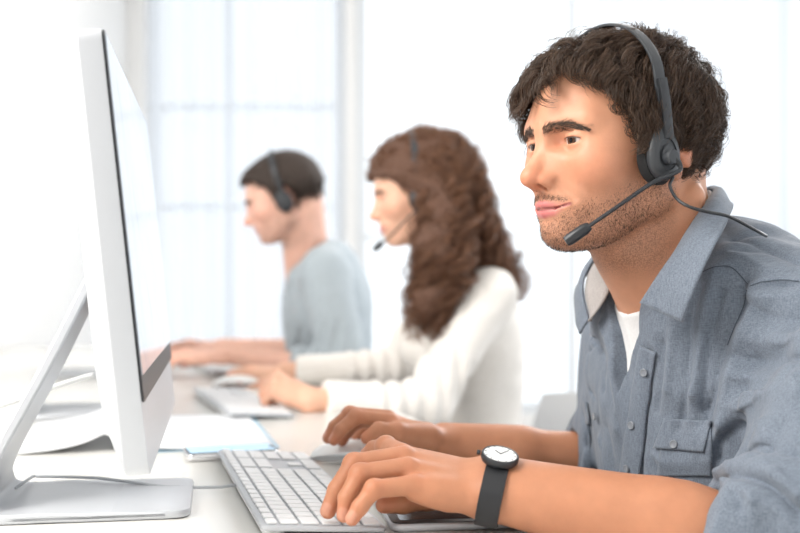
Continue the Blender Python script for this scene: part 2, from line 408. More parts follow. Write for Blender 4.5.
        bz = np.interp(y, [.006, .012, .035, .052], [.0250, .0275, .0325, .0275]); bw = np.interp(y, [.006, .012, .04, .052], [.0030, .0038, .0032, .0012])
        br = np.exp(-((z-bz)/bw)**4)*(y > .007)*(y < .056)*(x > .055)
        sb = np.maximum(sb*max(beard, 0), br*(.5 if not s.female else .55))
        return C, sb

def trace(f, o, d, t0=0.0, n=60, lim=.4):
    t = np.full(len(o), t0); 
    for _ in range(n): t = np.clip(t-f(o+d*t[:, None])*.8, 0, lim)
    return o+d*t[:, None]
def strands_mesh(paths, r, sides=3, taper=.35):
    """paths (S,T,3) -> one mesh of thin tapered tubes"""
    S, T, _ = paths.shape; tan = nrm(np.gradient(paths, axis=1)); up = nrm(RNG.normal(size=(S, 1, 3))); X = nrm(up-tan*(up*tan).sum(-1, keepdims=True)); Y = np.cross(tan, X)
    rad = (np.asarray(r).reshape(-1, 1)*np.interp(np.linspace(0, 1, T), [0, .15, .7, 1], [.8, 1, .9, taper]))[..., None]
    rings = np.stack([paths+(X*math.cos(a)+Y*math.sin(a))*rad for a in np.arange(sides)*2*PI/sides], 2)
    V = rings.reshape(-1, 3); base = np.arange(S)[:, None, None]*T*sides; i = np.arange(T-1)[None, :, None]*sides; k = np.arange(sides)[None, None, :]; k2 = (k+1) % sides
    F = np.stack([base+i+k, base+i+k2, base+i+sides+k2, base+i+sides+k], -1).reshape(-1, 4)
    return V, F
def noise3(Q, s, sd):
    r = np.random.default_rng(sd); o = np.zeros_like(Q)
    for i in range(4):
        k = r.normal(size=(3, 3)); k = nrm(k)*s*r.uniform(.6, 1.6); o += np.sin(Q@k.T+r.uniform(0, 6.3, 3))
    return o/2.2
def grow(head, mask, comb, n_guides, kids, length, T=14, rmin=.004, rmax=.03, lift=.8, curl=.004, wl=.03, nz=.5, rad=.0003, spread=.006, sd=3, skull=None, jit=.0015, mixc=.5):
    r = np.random.default_rng(sd); sk = skull or head.skull; c0 = np.array([0, 0, .03]); roots = np.zeros((0, 3))
    while len(roots) < n_guides:
        d = nrm(r.normal(size=(n_guides*3, 3))); p = trace(sk, np.repeat(c0[None], len(d), 0), d)
        p = p[np.abs(sk(p)) < .003]; roots = np.concatenate([roots, p[mask(p)]])
    roots = roots[:n_guides]; N0 = sd_tri(sk, roots); p = roots.copy(); path = [p.copy()]
    L = length(roots)*r.uniform(.75, 1.15, n_guides) if callable(length) else length*r.uniform(.75, 1.15, n_guides)
    for i in range(T-1):
        t = i/(T-1); N = sd_tri(sk, p); d = comb(p, t)+N0*lift*(1-t)**2+noise3(p, 70, sd+5)*nz*(.3+t)
        d = nrm(d); p = p+d*(L/(T-1))[:, None]; sdv = sk(p); N = sd_tri(sk, p)
        lo = rmin+.004*t; hi = rmax(p) if callable(rmax) else rmax
        p = p+N*(np.clip(lo-sdv, 0, None)-np.clip(sdv-hi, 0, None))[:, None]; path.append(p.copy())
    G = np.stack(path, 1); t = np.linspace(0, 1, T)[None, :, None]
    tan = nrm(np.gradient(G, axis=1)); a = nrm(np.cross(tan, np.array([.3, .2, .9]))); b = np.cross(tan, a)
    ph = r.uniform(0, 2*PI, (n_guides, 1, 1)); tt = t*L[:, None, None]*2*PI/wl; env = np.clip(t*3, 0, 1)
    G = G+(a*np.cos(tt+ph)+b*np.sin(tt+ph))*curl*env*r.uniform(.5, 1.3, (n_guides, 1, 1))
    K = np.repeat(G, kids, 0); off = r.normal(size=(len(K), 1, 3))*spread; Nn = np.repeat(N0, kids, 0)[:, None]; off = off-Nn*(off*Nn).sum(-1, keepdims=True)*.7
    ph2 = r.uniform(0, 6.3, (len(K), 1, 3)); K = K+off*(1-mixc*t)+jit*np.sin(t*9+ph2)*t
    cut = r.uniform(.75, 1.0, (len(K),)); idx = np.linspace(0, 1, T)[None]*cut[:, None]*(T-1); i0 = np.minimum(idx.astype(int), T-2); fr = (idx-i0)[..., None]
    ar = np.arange(len(K))[:, None]; K = K[ar, i0]*(1-fr)+K[ar, i0+1]*fr
    Vl, F = strands_mesh(K, rad*r.uniform(.7, 1.3, len(K))); return head.wld(Vl), F
def eyes(head, gaze, parent, iris=(.10, .045, .02), white=(.58, .50, .46)):
    for sgn in (1, -1):
        c = np.array([.0748, .0310*sgn, .0168]); V, F = lathe([(.0149*math.sin(a), -.0149*math.cos(a)) for a in np.linspace(.02, PI-.02, 36)], 40)
        g = nrm(np.array(gaze)); ax = nrm(np.cross(g, (0, 0, 1))); ay = np.cross(ax, g); V = V@np.stack([ax, ay, g])
        an = np.degrees(np.arccos(np.clip(nrm(V)@g, -1, 1))); C = np.tile(np.array(white), (len(V), 1))
        C[an < 23.5] = np.array(iris)*1.0; C[(an < 24.5) & (an > 20)] = np.array(iris)*.3; C[an < 9.5] = (.004, .003, .003)
        o = mk('eye', head.wld(V+c), F, M_EYE, parent, True, {'Col': C})
def lashes(head, parent, m, zt=.0024, r=.00042):
    for sgn in (1, -1):
        pts = []
        for t in np.linspace(-1, 1, 17):
            y = .0305+.0150*t; z = .0160+zt*(1-t*t)**.5*1.25-.0006*t-.0002; dx = .0166**2-(y-.031)**2-(z-.0168)**2; pts.append((.0748+math.sqrt(max(dx, 1e-6)), y*sgn, z))
        mk('eyelashes', *tube(head.wld(np.array(pts)), r*np.interp(np.linspace(0, 1, 17), [0, .3, .8, 1], [.4, 1, 1.1, .4]), 6), m, parent)
def brows(head, parent, m, n=420, rad=.00022, sd=1, dens=1.0):
    r = np.random.default_rng(sd)
    for sgn in (1, -1):
        y = r.uniform(.007, .055, n); bz = np.interp(y, [.006, .014, .034, .055], [.0272, .0288, .0306, .0250]); bw = np.interp(y, [.006, .014, .036, .055], [.0030, .0038, .0034, .0010])*dens
        z = bz+r.uniform(-1, 1, n)*bw; o = np.column_stack([np.full(n, .03), y*sgn*.75, z]); tgt = np.column_stack([np.full(n, .1), y*sgn, z]); d = nrm(tgt-o)
        p = trace(head.sdf, o, d, lim=.2)
        for _ in range(3): p = p-sd_tri(head.sdf, p)*head.sdf(p)[:, None]
        N = sd_tri(head.sdf, p)
        dr = nrm(np.column_stack([-.35*np.ones(n), sgn*np.ones(n)*.8, np.interp(y, [.008, .018, .035, .053], [1.1, .35, .05, -.4])+r.normal(size=n)*.15]))
        ln = r.uniform(.005, .009, n)*np.interp(y, [.008, .03, .053], [.9, 1.1, .7]); T = 5
        path = np.stack([p+(dr*t+N*(.10*t-.10*t*t+.04))*ln[:, None] for t in np.linspace(0, 1, T)], 1)
        V, F = strands_mesh(path, rad*np.ones(n)); mk('eyebrow', head.wld(V), F, m, parent)
M_EYE = mat('eye_surface', (.8, .8, .8), .12)
_a = M_EYE.node_tree.nodes.new('ShaderNodeAttribute'); _a.attribute_name = 'Col'
M_EYE.node_tree.links.new(_a.outputs['Color'], M_EYE.node_tree.nodes['Principled BSDF'].inputs['Base Color'])

# ------------------------------------------------------------------ hands
def hand_sdf(J):
    """J: wrist(2 pts), fingers = list of 4 [mcp,pip,dip,tip], thumb = [cmc,mcp,ip,tip], back normal"""
    W, Fg, Th, k = J['wrist'], J['fingers'], J['thumb'], J.get('k', 1.0)
    rr = [(.0102, .0093, .0083, .0070), (.0104, .0095, .0085, .0072), (.0100, .0090, .0080, .0068), (.0090, .0080, .0071, .0061)]
    pn = np.array(J['palm'])*k       # towards the palm
    def f(Q):
        d = None
        for i, fg in enumerate(Fg):
            base = W[0]+(W[1]-W[0])*(i/3.0)
            m = rc(Q, base+pn*.004, fg[0]+pn*.003, .0130*k, .0108*k)
            m = smin(m, rc(Q, base*.45+fg[0]*.55+pn*.010, fg[0]*.97+base*.03+pn*.008, .0110*k, .0085*k), .008*k)
            d = m if d is None else smin(d, m, .010*k)
        d = smin(d, rc(Q, Th[0], Th[1], .0150*k, .0115*k), .016*k)
        hyp = Fg[3][0]*.35+W[1]*.65+pn*.010; d = smin(d, rc(Q, W[1]+pn*.006, hyp*.4+Fg[3][0]*.6, .0125*k, .0095*k), .012*k)
        for i, fg in enumerate(Fg):
            r = [x*k for x in rr[i]]
            m = rc(Q, fg[0], fg[1], r[0], r[1]); m = smin(m, rc(Q, fg[1], fg[2], r[1]*.98, r[2]), .004*k); m = smin(m, rc(Q, fg[2], fg[3], r[2]*.98, r[3]), .003*k)
            m = smin(m, np.linalg.norm(Q-fg[1], axis=1)-r[1]*1.06, .003*k)
            d = smin(d, m, .0035*k)
        m = rc(Q, Th[1], Th[2], .0108*k, .0098*k); m = smin(m, rc(Q, Th[2], Th[3], .0100*k, .0078*k), .003*k)
        return smin(d, m, .005*k)
    return f
def hand_joints(W, fwd, back, thumb, k=1.0, curl=(25, 45, 25), spread=1.0, tdown=.35, curls=None):
    """a generic hand: W wrist point, fwd finger direction, back = normal of the hand's back, thumb = side of the thumb"""
    fwd = nrm(fwd); back = nrm(back-fwd*(np.dot(back, fwd))); s = nrm(thumb-fwd*np.dot(thumb, fwd)-back*np.dot(thumb, back)); W = np.asarray(W, float)
    L = [(.088, .040, .024, .019), (.086, .045, .028, .020), (.081, .041, .026, .019), (.074, .032, .019, .017)]
    off = (.026, .008, -.010, -.027); fg = []
    for i in range(4):
        p = W+fwd*L[i][0]*k+s*off[i]*k*.95+back*(.002 if i in (1, 2) else -.002)*k; ch = [p]; a = 0; sp = math.radians((6, 2, -3, -9)[i])*spread
        cu = curls[i] if curls else curl
        for j in range(3):
            a += math.radians(cu[j]); d = fwd*math.cos(a)-back*math.sin(a); d = nrm(d+s*math.sin(sp)); p = p+d*L[i][j+1]*k; ch.append(p)
        fg.append(ch)
    c = W+fwd*.018*k+s*.020*k-back*.010*k; d = nrm(fwd*.75+s*.62-back*tdown); m_ = c+d*.044*k; d2 = nrm(fwd*.92+s*.25-back*tdown); i_ = m_+d2*.032*k; t_ = i_+nrm(fwd*.97+s*.05-back*tdown*.9)*.026*k
    return dict(wrist=[W+s*.014*k, W-s*.014*k], fingers=fg, thumb=[c, m_, i_, t_], palm=-back, k=k)
def nails(J):
    out = []
    for fg in J['fingers']+[J['thumb']]:
        out.append((fg[3], fg[2]))
    return out
def hand_color(C, Q, Js):
    base = C
    for J in Js:
        for n_, fg in enumerate(J['fingers']+[J['thumb']]):
            for jt, a in ((fg[3], .55), (fg[1], .35), (fg[0], .25)):
                w_ = (np.exp(-((Q-jt)**2).sum(1)/.0105**2)*a)[:, None]; C = C*(1-w_)+C*np.array([1.08, .72, .66])*w_
            ax = nrm(fg[3]-fg[2]); bk = -np.array(J['palm']); bk = nrm(bk-ax*(bk@ax)); sd_ = np.cross(ax, bk)
            if n_ == 4: continue
            q = Q-(fg[3]+bk*.006-ax*.0005); xx, yy, zz = q@ax, q@sd_, q@bk
            w_ = (1/(1+np.exp(((xx/.0058)**4+(yy/.0046)**4-1)*6))*(zz > -.003)*(np.abs(zz) < .006))[:, None]*.42
            C = C*(1-w_)+np.array([.80, .50, .42])*w_
    return C
# ------------------------------------------------------------------ the room
def struct(name, vf, fr, m, parent=None, smooth=False):
    o = put(name, vf, fr, m, parent, smooth)
    if parent is None: o['kind'] = 'structure'
    return o
YB = 5.2
struct('floor', box(5.2, 7.4, .1, .001, (.75, 2.2, -.05)), None, M['floor'])
struct('wall_left', box(.12, 7.4, 2.9, .001, (-1.41, 2.2, 1.45)), None, M['wall'])
struct('wall_front_unseen', box(5.2, .12, 2.9, .001, (.75, -1.56, 1.45)), None, M['wall'])  # out of view behind the camera, added to block world light from there
struct('ceiling_unseen', box(5.2, 7.4, .1, .001, (.75, 2.2, 2.95)), None, M['wall'])  # out of view, added to make the light in the room more directional
# back wall: sill, header and piers round two wide windows
wb = [box(4.7, .16, .32, .001, (1.0, YB+.08, .16)), box(4.7, .16, .30, .001, (1.0, YB+.08, 2.75)), box(.10, .16, 2.3, .001, (-1.30, YB+.08, 1.46)),
      box(.055, .16, 2.3, .001, (-.245, YB+.08, 1.46)), box(.2, .16, 2.3, .001, (3.25, YB+.08, 1.46))]
struct('wall_back', join(*wb), None, M['wall'])
glass = bpy.data.materials.new('window_glass'); glass.use_nodes = True; nt = glass.node_tree; b = nt.nodes['Principled BSDF']
b.inputs['Base Color'].default_value = (.97, .99, 1, 1); b.inputs['Roughness'].default_value = 0.02; b.inputs['Transmission Weight'].default_value = 1.0; b.inputs['IOR'].default_value = 1.01
def window(name, x0, x1, mull, rails):
    z0, z1 = .32, 2.6; t = .05
    root = empty(name, ((x0+x1)/2, YB+.06, z0), None, None); root['kind'] = 'structure'; del_c = root
    parts = [box(x1-x0, .06, t, .004, ((x0+x1)/2, YB+.06, z) ) for z in (z0+t/2, z1-t/2)]+[box(t, .06, z1-z0-2*t, .004, (x, YB+.06, (z0+z1)/2)) for x in (x0+t/2, x1-t/2)]
    parts += [box(.035, .045, z1-z0-2*t, .003, (x, YB+.06, (z0+z1)/2)) for x in mull]+[box(x1-x0-2*t, .04, .03, .003, ((x0+x1)/2, YB+.06, z)) for z in rails]
    put('window_frame', join(*parts), None, M['frame'], root)
    put('pane', box(x1-x0-2*t, .006, z1-z0-2*t, .001, ((x0+x1)/2, YB+.06, (z0+z1)/2)), None, glass, root, smooth=False)
window('window_1', -1.25, -.2725, [-.86], [1.35, 1.85])
window('window_2', -.2175, 3.15, [.86, 1.92, 2.6], [1.2])
# sheer curtains
sheer = bpy.data.materials.new('sheer_curtain'); sheer.use_nodes = True; nt = sheer.node_tree
for n in list(nt.nodes): nt.nodes.remove(n)
o_ = nt.nodes.new('ShaderNodeOutputMaterial'); a_ = nt.nodes.new('ShaderNodeBsdfTranslucent'); d_ = nt.nodes.new('ShaderNodeBsdfDiffuse'); t_ = nt.nodes.new('ShaderNodeBsdfTransparent'); m1 = nt.nodes.new('ShaderNodeMixShader'); m2 = nt.nodes.new('ShaderNodeMixShader')
a_.inputs[0].default_value = (.95, .97, 1, 1); d_.inputs[0].default_value = (.92, .94, .97, 1); m1.inputs[0].default_value = .3; m2.inputs[0].default_value = .5
nt.links.new(a_.outputs[0], m1.inputs[1]); nt.links.new(d_.outputs[0], m1.inputs[2]); nt.links.new(t_.outputs[0], m2.inputs[1]); nt.links.new(m1.outputs[0], m2.inputs[2]); nt.links.new(m2.outputs[0], o_.inputs[0])
def curtain(x0, x1, lab, ph):
    n, F = 160, []; xs = np.linspace(x0, x1, n); V = []
    for z in (2.62, 1.6, .12):
        for i, x in enumerate(xs): V.append((x+.006*math.sin(z*3+i*.3), YB-.10+.022*math.sin((x-x0)*62+ph)+.008*math.sin((x-x0)*23+z), z))
    F = [(r*n+i, r*n+i+1, (r+1)*n+i+1, (r+1)*n+i) for r in range(2) for i in range(n-1)]
    F2 = [tuple(j+3*n for j in q[::-1]) for q in F]
    V = np.array(V); V2 = V+np.array([0, .0015, 0]); E = []
    o = mk('sheer_curtain', np.concatenate([V, V2]), F+F2, sheer); tag(o, lab, 'curtain')
    r = empty('curtain_rail', ((x0+x1)/2, YB-.10, 2.64), 'white curtain rail above the '+('narrow left' if x0 < -1 else 'wide right')+' window', 'curtain rail')
    put('rail', tube([(x0, YB-.10, 2.64), (x1, YB-.10, 2.64)], .012, 12), None, M['frame'], r); put('bracket', box(.02, .1, .02, .002, ((x0+x1)/2, YB-.05, 2.65)), None, M['frame'], r)
curtain(-1.24, -.31, 'sheer white curtain hanging in front of the narrow left window', 0)
curtain(.95, 3.1, 'sheer white curtain drawn over the right part of the wide window', 1)

# ------------------------------------------------------------------ the desk
DZ = .75
def edge_x(y): return .245-.275*(y-.95)
y0, y1 = .40, 3.7; LX = -1.33
desk = empty('office_desk', (-.4, 1.8, 0), 'long white desk carrying the monitors and keyboards', 'desk')
outl = np.array([(edge_x(y0), y0), (edge_x(y1), y1), (edge_x(y1)-.5, y1+.05), (LX, y1), (LX, y0)])
put('desktop', prism(outl, DZ-.028, DZ, .002, 2), None, M['desk'], desk, smooth=False)
for lx, ly in ((.12, .50), (-.66, 3.4), (-1.25, .5), (-1.25, 3.5), (-.60, 1.95)):
    put('leg', join(box(.05, .05, DZ-.03, .004, (lx, ly, (DZ-.03)/2+.001))), None, M['alu_white'], desk)

# ------------------------------------------------------------------ monitors
scr = bpy.data.materials.new('lit_screen'); scr.use_nodes = True; nt = scr.node_tree; b = nt.nodes['Principled BSDF']
b.inputs['Base Color'].default_value = (.02, .02, .025, 1); b.inputs['Roughness'].default_value = .03; b.inputs['Specular IOR Level'].default_value = .6
tc = nt.nodes.new('ShaderNodeTexCoord'); br = nt.nodes.new('ShaderNodeTexBrick'); br.inputs['Scale'].default_value = 9; br.inputs['Color1'].default_value = (.80, .88, .97, 1); br.inputs['Color2'].default_value = (.88, .93, 1, 1); br.inputs['Mortar'].default_value = (.70, .80, .93, 1); br.inputs['Mortar Size'].default_value = .01
nt.links.new(tc.outputs['Object'], br.inputs['Vector']); nt.links.new(br.outputs['Color'], b.inputs['Emission Color']); b.inputs['Emission Strength'].default_value = .28
def monitor(pos, ang, W=.52, H=.372, z0=.833, tilt=6, label='', cord=True, foot_shift=.02):
    """pos: middle of the bottom edge; ang: turn of the screen's width away from the y axis"""
    wd = np.array([-math.sin(ang), math.cos(ang), 0]); nn = np.array([math.cos(ang), math.sin(ang), 0]); t = math.radians(tilt)
    up = np.array([0, 0, 1])*math.cos(t)-nn*math.sin(t); no = nn*math.cos(t)+np.array([0, 0, 1])*math.sin(t)
    root = empty('desktop_monitor', (pos[0], pos[1], DZ), label, 'monitor', None)
    c = np.array([pos[0], pos[1], z0])+up*H/2; fr = frame(c, wd, up, no)      # local: x along the width, y up, z towards the viewer
    out = rrect(W, H, .012, 5); n = len(out); V = [(*p, 0) for p in out*.9985]; V += [(*p, -.0015) for p in out]; V += [(*p, -.019) for p in out]; rings = 3
    for i in range(1, 14):                                                      # bulging back
        s = 1-i/14; V += [(p[0]*(s**.55), p[1]*(s**.55), -.019-.034*(1-s**1.7)) for p in out]; rings += 1
    F = [(k*n+i, k*n+(i+1) % n, (k+1)*n+(i+1) % n, (k+1)*n+i) for k in range(rings-1) for i in range(n)]; F = [q[::-1] for q in F]
    F.append(tuple(range(n))); F.append(tuple((rings-1)*n+i for i in range(n))[::-1])
    put('shell', (np.array(V), F), fr, M['alu_white'], root)
    gh = H-.062
    g = prism(rrect(W-.003, gh, .008, 4), 0, .0022, .0006, 1); g = (g[0]+np.array([0, H/2-gh/2-.0015, .0]), g[1]); put('bezel', g, fr, M['black'], root)
    g = prism(rrect(W-.010, gh-.026, .004, 2), .0022, .0030, 0); g = (g[0]+np.array([0, H/2-gh/2+.008, 0]), g[1]); put('screen', g, fr, scr, root, smooth=False)
    # stand: a bent plate, a foot on the desk and a leg leaning to the back of the shell
    hw = .086; top = c-up*.005-no*.048; fx = np.array([pos[0], pos[1], DZ])-wd*.030
    back = fx-nn*.175; prof = [fx+nn*.022*1+np.array([0, 0, .004]), fx-nn*.02+np.array([0, 0, .004]), fx-nn*.10+np.array([0, 0, .005])]
    bend = spline([fx-nn*.10+np.array([0, 0, .0055]), back+nn*.022+np.array([0, 0, .006]), back+nn*.008+np.array([0, 0, .020]), back+nn*.016+np.array([0, 0, .050]), top*.5+(back+nn*.02+np.array([0, 0, .05]))*.5, top], 40)
    ln = np.vstack([spline(prof, 10)[:-1], bend]); th = np.linspace(.0045, .0055, len(ln)); V, F = [], []
    T = nrm(np.gradient(ln, axis=0)); m = len(ln)
    hwid = np.interp(np.linspace(0, 1, m), [0, .03, .3, .5, 1], [hw*.93, hw, hw, hw*.92, hw*.52])
    for i in range(m):
        N = np.cross(T[i], wd); N = nrm(N)
        for sx, sn in ((-1, -1), (1, -1), (1, 1), (-1, 1)): V.append(ln[i]+wd*sx*hwid[i]+N*sn*th[i])
    F = [(i*4+k, i*4+(k+1) % 4, i*4+4+(k+1) % 4, i*4+4+k) for i in range(m-1) for k in range(4)]+[(3, 2, 1, 0), tuple((m-1)*4+k for k in range(4))]
    V = np.array(V); V[:, 2] = np.maximum(V[:, 2], DZ+.0003)
    st = put('stand', (V, F), None, M['alu_white'], root); bv = st.modifiers.new('b', 'BEVEL'); bv.width = .0025; bv.segments = 2; bv.limit_method = 'ANGLE'
    ft = prism(rrect(hw*2, .195, .016, 6), 0, .0085, .003, 2); cc = fx-nn*.068; put('foot', ft, frame(cc+np.array([0, 0, .0004]), wd, nn, (0, 0, -1) if False else (0, 0, 1)), M['alu_white'], root)
    return fr, back
A1 = math.radians(9.8)
mfr, mback = monitor(((-.207-.294)/2, 1.12), A1, z0=.818, H=.372, label='nearest silver all-in-one desktop monitor, large at the left')
monitor((-.475, 1.86), math.radians(14), z0=.818, label='second silver monitor, half hidden behind the nearest one', foot_shift=.0)
monitor((-.70, 2.60), math.radians(17), z0=.818, label='farthest silver monitor, facing the man in pale grey')

# ------------------------------------------------------------------ keyboards
def keyboard(c0, ang, label, detail=True, L=.430, Wd=.114, cable=True):
    """c0: far corner at the back edge; the length runs towards the camera"""
    ln = np.array([math.sin(ang), -math.cos(ang), 0]); wx = np.array([math.cos(ang), math.sin(ang), 0])
    root = empty('keyboard', (*(np.array(c0)[:2]+ln[:2]*L/2+wx[:2]*Wd/2), DZ), label, 'keyboard', None)
    tilt = .075; x = wx*math.cos(tilt)-np.array([0, 0, 1])*math.sin(tilt); z = np.cross(x, ln); z = z if z[2] > 0 else -z
    base = np.array([c0[0], c0[1], DZ+.0145])
    fr = frame(base, x, ln, z)      # x: from the back edge to the user, y: towards the camera, z: up
    g = prism(rrect(Wd, L, .008, 5), -.0048, 0, .0014, 2); g = (g[0]+np.array([Wd/2, L/2, 0]), g[1]); put('plate', g, fr, M['alu_white'], root)
    g = prism(rrect(.020, L-.03, .008, 4), -.0132, -.0040, .002, 2); g = (g[0]+np.array([.014, L/2, 0]), g[1]); put('rear_foot', g, fr, M['white'], root)
    ks = []; u = .01905
    rows = [.0055+.004, .0055+.0135+.0105]; 
    def add(xc, yc, sx, sy): ks.append((xc, L-yc, sx, sy))
    y_in = .004
    # yc measured from the near end (escape side)
    frow = .0095
    for i in range(19):
        yc = y_in+u/2+i*(L-2*y_in-u)/18.0
        add(frow, yc, .0095, .0165)
    xs = [frow+.0155+i*u*.995 for i in range(5)]
    rowsdef = [[1]*13+[2.0], [1.5]+[1]*12+[1.5], [1.75]+[1]*11+[2.25], [2.25]+[1]*10+[2.75], [1.5, 1.25, 1.5, 6.0, 1.5, 1.25, 2.0]]
    for r, rd in enumerate(rowsdef):
        yy = y_in
        tot = sum(rd)
        for wdt in rd:
            w_ = wdt*u*(15.0/tot) if tot else u; add(xs[r], yy+w_/2, .0162, w_-.0028); yy += w_
    y2 = y_in+15*u+.009
    for r in (0, 1):
        for c in range(3): add(xs[r], y2+u*(c+.5), .0162, .0162)
    for c in range(3): add(xs[4], y2+u*(c+.5), .0162, .0162)
    add(xs[3], y2+u*1.5, .0162, .0162)
    y3 = y2+3*u+.007
    for r in range(5):
        for c in range(4):
            if (r, c) in ((4, 0), (4, 3)): continue
            if (r, c) == (4, 1): add(xs[4], y3+u*1.0, .0162, .0162*2+.0028)
            elif (r, c) == (3, 3): add((xs[3]+xs[4])/2, y3+u*3.5, .0162*2+.0028, .0162)
            else: add(xs[r], y3+u*(c+.5), .0162, .0162)
    ks = [k for k in ks if k[1] > .008]
    def kv(k, h=.0024):
        g = prism(rrect(k[2], k[3], .002, 2 if detail else 1), .0002, h, .0006, 1); return g[0]+np.array([k[0], k[1], 0]), g[1]
    if detail:
        ks.sort(key=lambda k: (-k[1]))
        for k in ks[:97]: put('key', kv(k), fr, M['key'], root)
        o = put('key', join(*[kv(k) for k in ks[97:]]), fr, M['key'], root); o['kind'] = 'stuff'
    else:
        o = put('key', join(*[kv(k) for k in ks]), fr, M['key'], root); o['kind'] = 'stuff'
    return root, fr, base, ln
KA = math.radians(15.0)
kb, kfr, kbase, kln = keyboard((-.232, 1.335), KA, 'slim white keyboard under the bearded man\'s left hand')
keyboard((-.42, 2.12), math.radians(19), 'white keyboard under the hands of the woman in cream', detail=False)
keyboard((-.565, 2.86), math.radians(17), 'far keyboard in front of the man in pale grey', detail=False, L=.40)
# cables
cb = spline([P(33, 481, 1.155), P(75, 478, 1.15), P(120, 482, 1.14), P(160, 489, 1.13), P(200, 490.5, 1.13), P(243, 490, 1.143)], 60); cb[:, 2] = DZ+.0022+np.interp(np.linspace(0, 1, 60), [0, .3, .6, .9, 1], [.012, .012, .006, .004, .006])
cb = np.array([mback+np.array([.03, .0, .02])*1.0]+list(cb))
o = mk('keyboard_cable', *tube(spline(cb, 120), .0017, 8), M['cable']); tag(o, 'thin grey cable running from the nearest monitor stand to the keyboard', 'cable')
pc = spline([P(93, 375, 1.25), P(60, 385, 1.22), P(25, 398, 1.2), P(-15, 412, 1.18), P(-60, 440, 1.2), P(-110, 478, 1.22)], 50); pc[-1][2] = DZ+.004
o = mk('power_cable', *tube(pc, .0032, 10), M['cable_w']); tag(o, 'white power cable leaving the back of the nearest monitor to the left', 'cable')

# ------------------------------------------------------------------ mice
def mouse(c, ang, label):
    f = np.array([-math.cos(ang), -math.sin(ang), 0]); s = np.array([math.sin(ang), -math.cos(ang), 0]); root = empty('computer_mouse', (c[0], c[1], DZ), label, 'mouse')
    n, m = 30, 22; V = []; L2, W2, H = .0565, .029, .0215
    def half(z0s, z1s, name, mt, lid):
        V = []; 
        for i in range(n+1):
            t = -1+2*i/n; wv = W2*(1-abs(t)**3.2)**.42 if abs(t) < 1 else 0; 
            for j in range(m+1):
                q = -1+2*j/m; y = wv*q; top = .0055+H*(1-abs(t)**2.4)**.6*(1-.55*abs(q)**2.6) if abs(t) < 1 else .0055
                z = top if lid else .0010+(.0055)*(.5*(abs(q)**3)+.5*abs(t)**3)
                if lid: z = min(top, 1)*1.0
                V.append((L2*t, y, z))
        return V
    tp = half(0, 0, '', None, True); bt = half(0, 0, '', None, False); k = m+1
    F = [(i*k+j, (i+1)*k+j, (i+1)*k+j+1, i*k+j+1) for i in range(n) for j in range(m)]
    mid = [(v[0], v[1], .0055) for v in tp]
    fr = frame((c[0], c[1], DZ+.0004), f, s, (0, 0, 1))
    put('shell', (np.array(tp+mid), F+[tuple(i+len(tp) for i in q[::-1]) for q in F]), fr, M['white'], root)
    mid2 = [(v[0]*.985, v[1]*.985, .0054+.0*v[2]) for v in tp]
    nb = len(bt); rim = []
    idx = [0*k+j for j in range(k)]
    B = bt+mid2; Fb = F+[tuple(i+nb for i in q[::-1]) for q in F]
    bd = [i*k for i in range(n+1)]+[n*k+j for j in range(1, k)]+[i*k+m for i in range(n-1, -1, -1)]+[j for j in range(m-1, 0, -1)]
    for a, b_ in zip(bd, bd[1:]+bd[:1]): Fb.append((a, b_, b_+nb, a+nb))
    put('base', (np.array(B), Fb), fr, M['alu'], root)
    return root
mouse((-.058, 1.335), math.radians(8), 'glossy white mouse under the bearded man\'s right hand')
mouse(P(238, 384, 2.25)[:2], math.radians(25), 'white mouse under the woman\'s right hand')
mouse(P(180, 362, 2.92)[:2], math.radians(20), 'white mouse by the far man\'s hand')

# ------------------------------------------------------------------ tablet, phone, magazine
def slab_thing(name, c, ang, w_, h_, t, r, label, cat, body, face, m=.012, parts=True):
    x, y, z = rotz(ang); fr = frame((c[0], c[1], DZ+.0005), x, y, z); root = empty(name, (c[0], c[1], DZ), label, cat)
    put('body', prism(rrect(w_, h_, r, 6), 0, t, min(t*.4, .003), 3), fr, body, root)
    put('glass', prism(rrect(w_-.003, h_-.003, r-.001, 6), t-.0001, t+.0006, .0002, 1), fr, M['black'], root)
    put('screen', prism(rrect(w_-2*m, h_-2.6*m, .001, 1), t+.0006, t+.0009), fr, face, root, smooth=False); return root, fr
gl = mat('dark_glass_screen', (.03, .035, .045), .06); ph = mat('pale_blue_screen', (.25, .45, .62), .08, Emission_Color=(.55, .78, .95, 1), Emission_Strength=.35)
slab_thing('tablet_computer', (.098, 1.043), math.radians(8), .235, .150, .0075, .012, 'silver tablet with a dark screen lying under the bearded man\'s left wrist', 'tablet', M['alu_white'], gl, .010)
r_, f_ = slab_thing('smartphone', (P(231, 452, 1.375)[0], 1.372), math.radians(18), .118, .060, .0092, .009, 'pale blue smartphone lying beyond the keyboard\'s far end', 'phone', M['chrome'], ph, .004)
put('home_button', lathe([(0.0001, .0098), (.004, .0100), (.0045, .0104), (.0001, .0104)], 20), frame(f_(np.array([[.054, 0, 0]]))[0]+0*np.array([0, 0, 0]), (1, 0, 0), (0, 1, 0), (0, 0, 1)), M['black'], r_)
paper = mat('magazine_paper', (.86, .87, .88), .3); nt = paper.node_tree; b = nt.nodes['Principled BSDF']
tc = nt.nodes.new('ShaderNodeTexCoord'); mp = nt.nodes.new('ShaderNodeMapping'); mp.inputs['Rotation'].default_value = (0, 0, .35); bt = nt.nodes.new('ShaderNodeTexBrick')
bt.inputs['Scale'].default_value = 34; bt.inputs['Color1'].default_value = (.86, .87, .89, 1); bt.inputs['Color2'].default_value = (.83, .85, .87, 1); bt.inputs['Mortar'].default_value = (.70, .73, .77, 1); bt.inputs['Mortar Size'].default_value = .012; bt.inputs['Row Height'].default_value = .12; bt.inputs['Brick Width'].default_value = 2.2
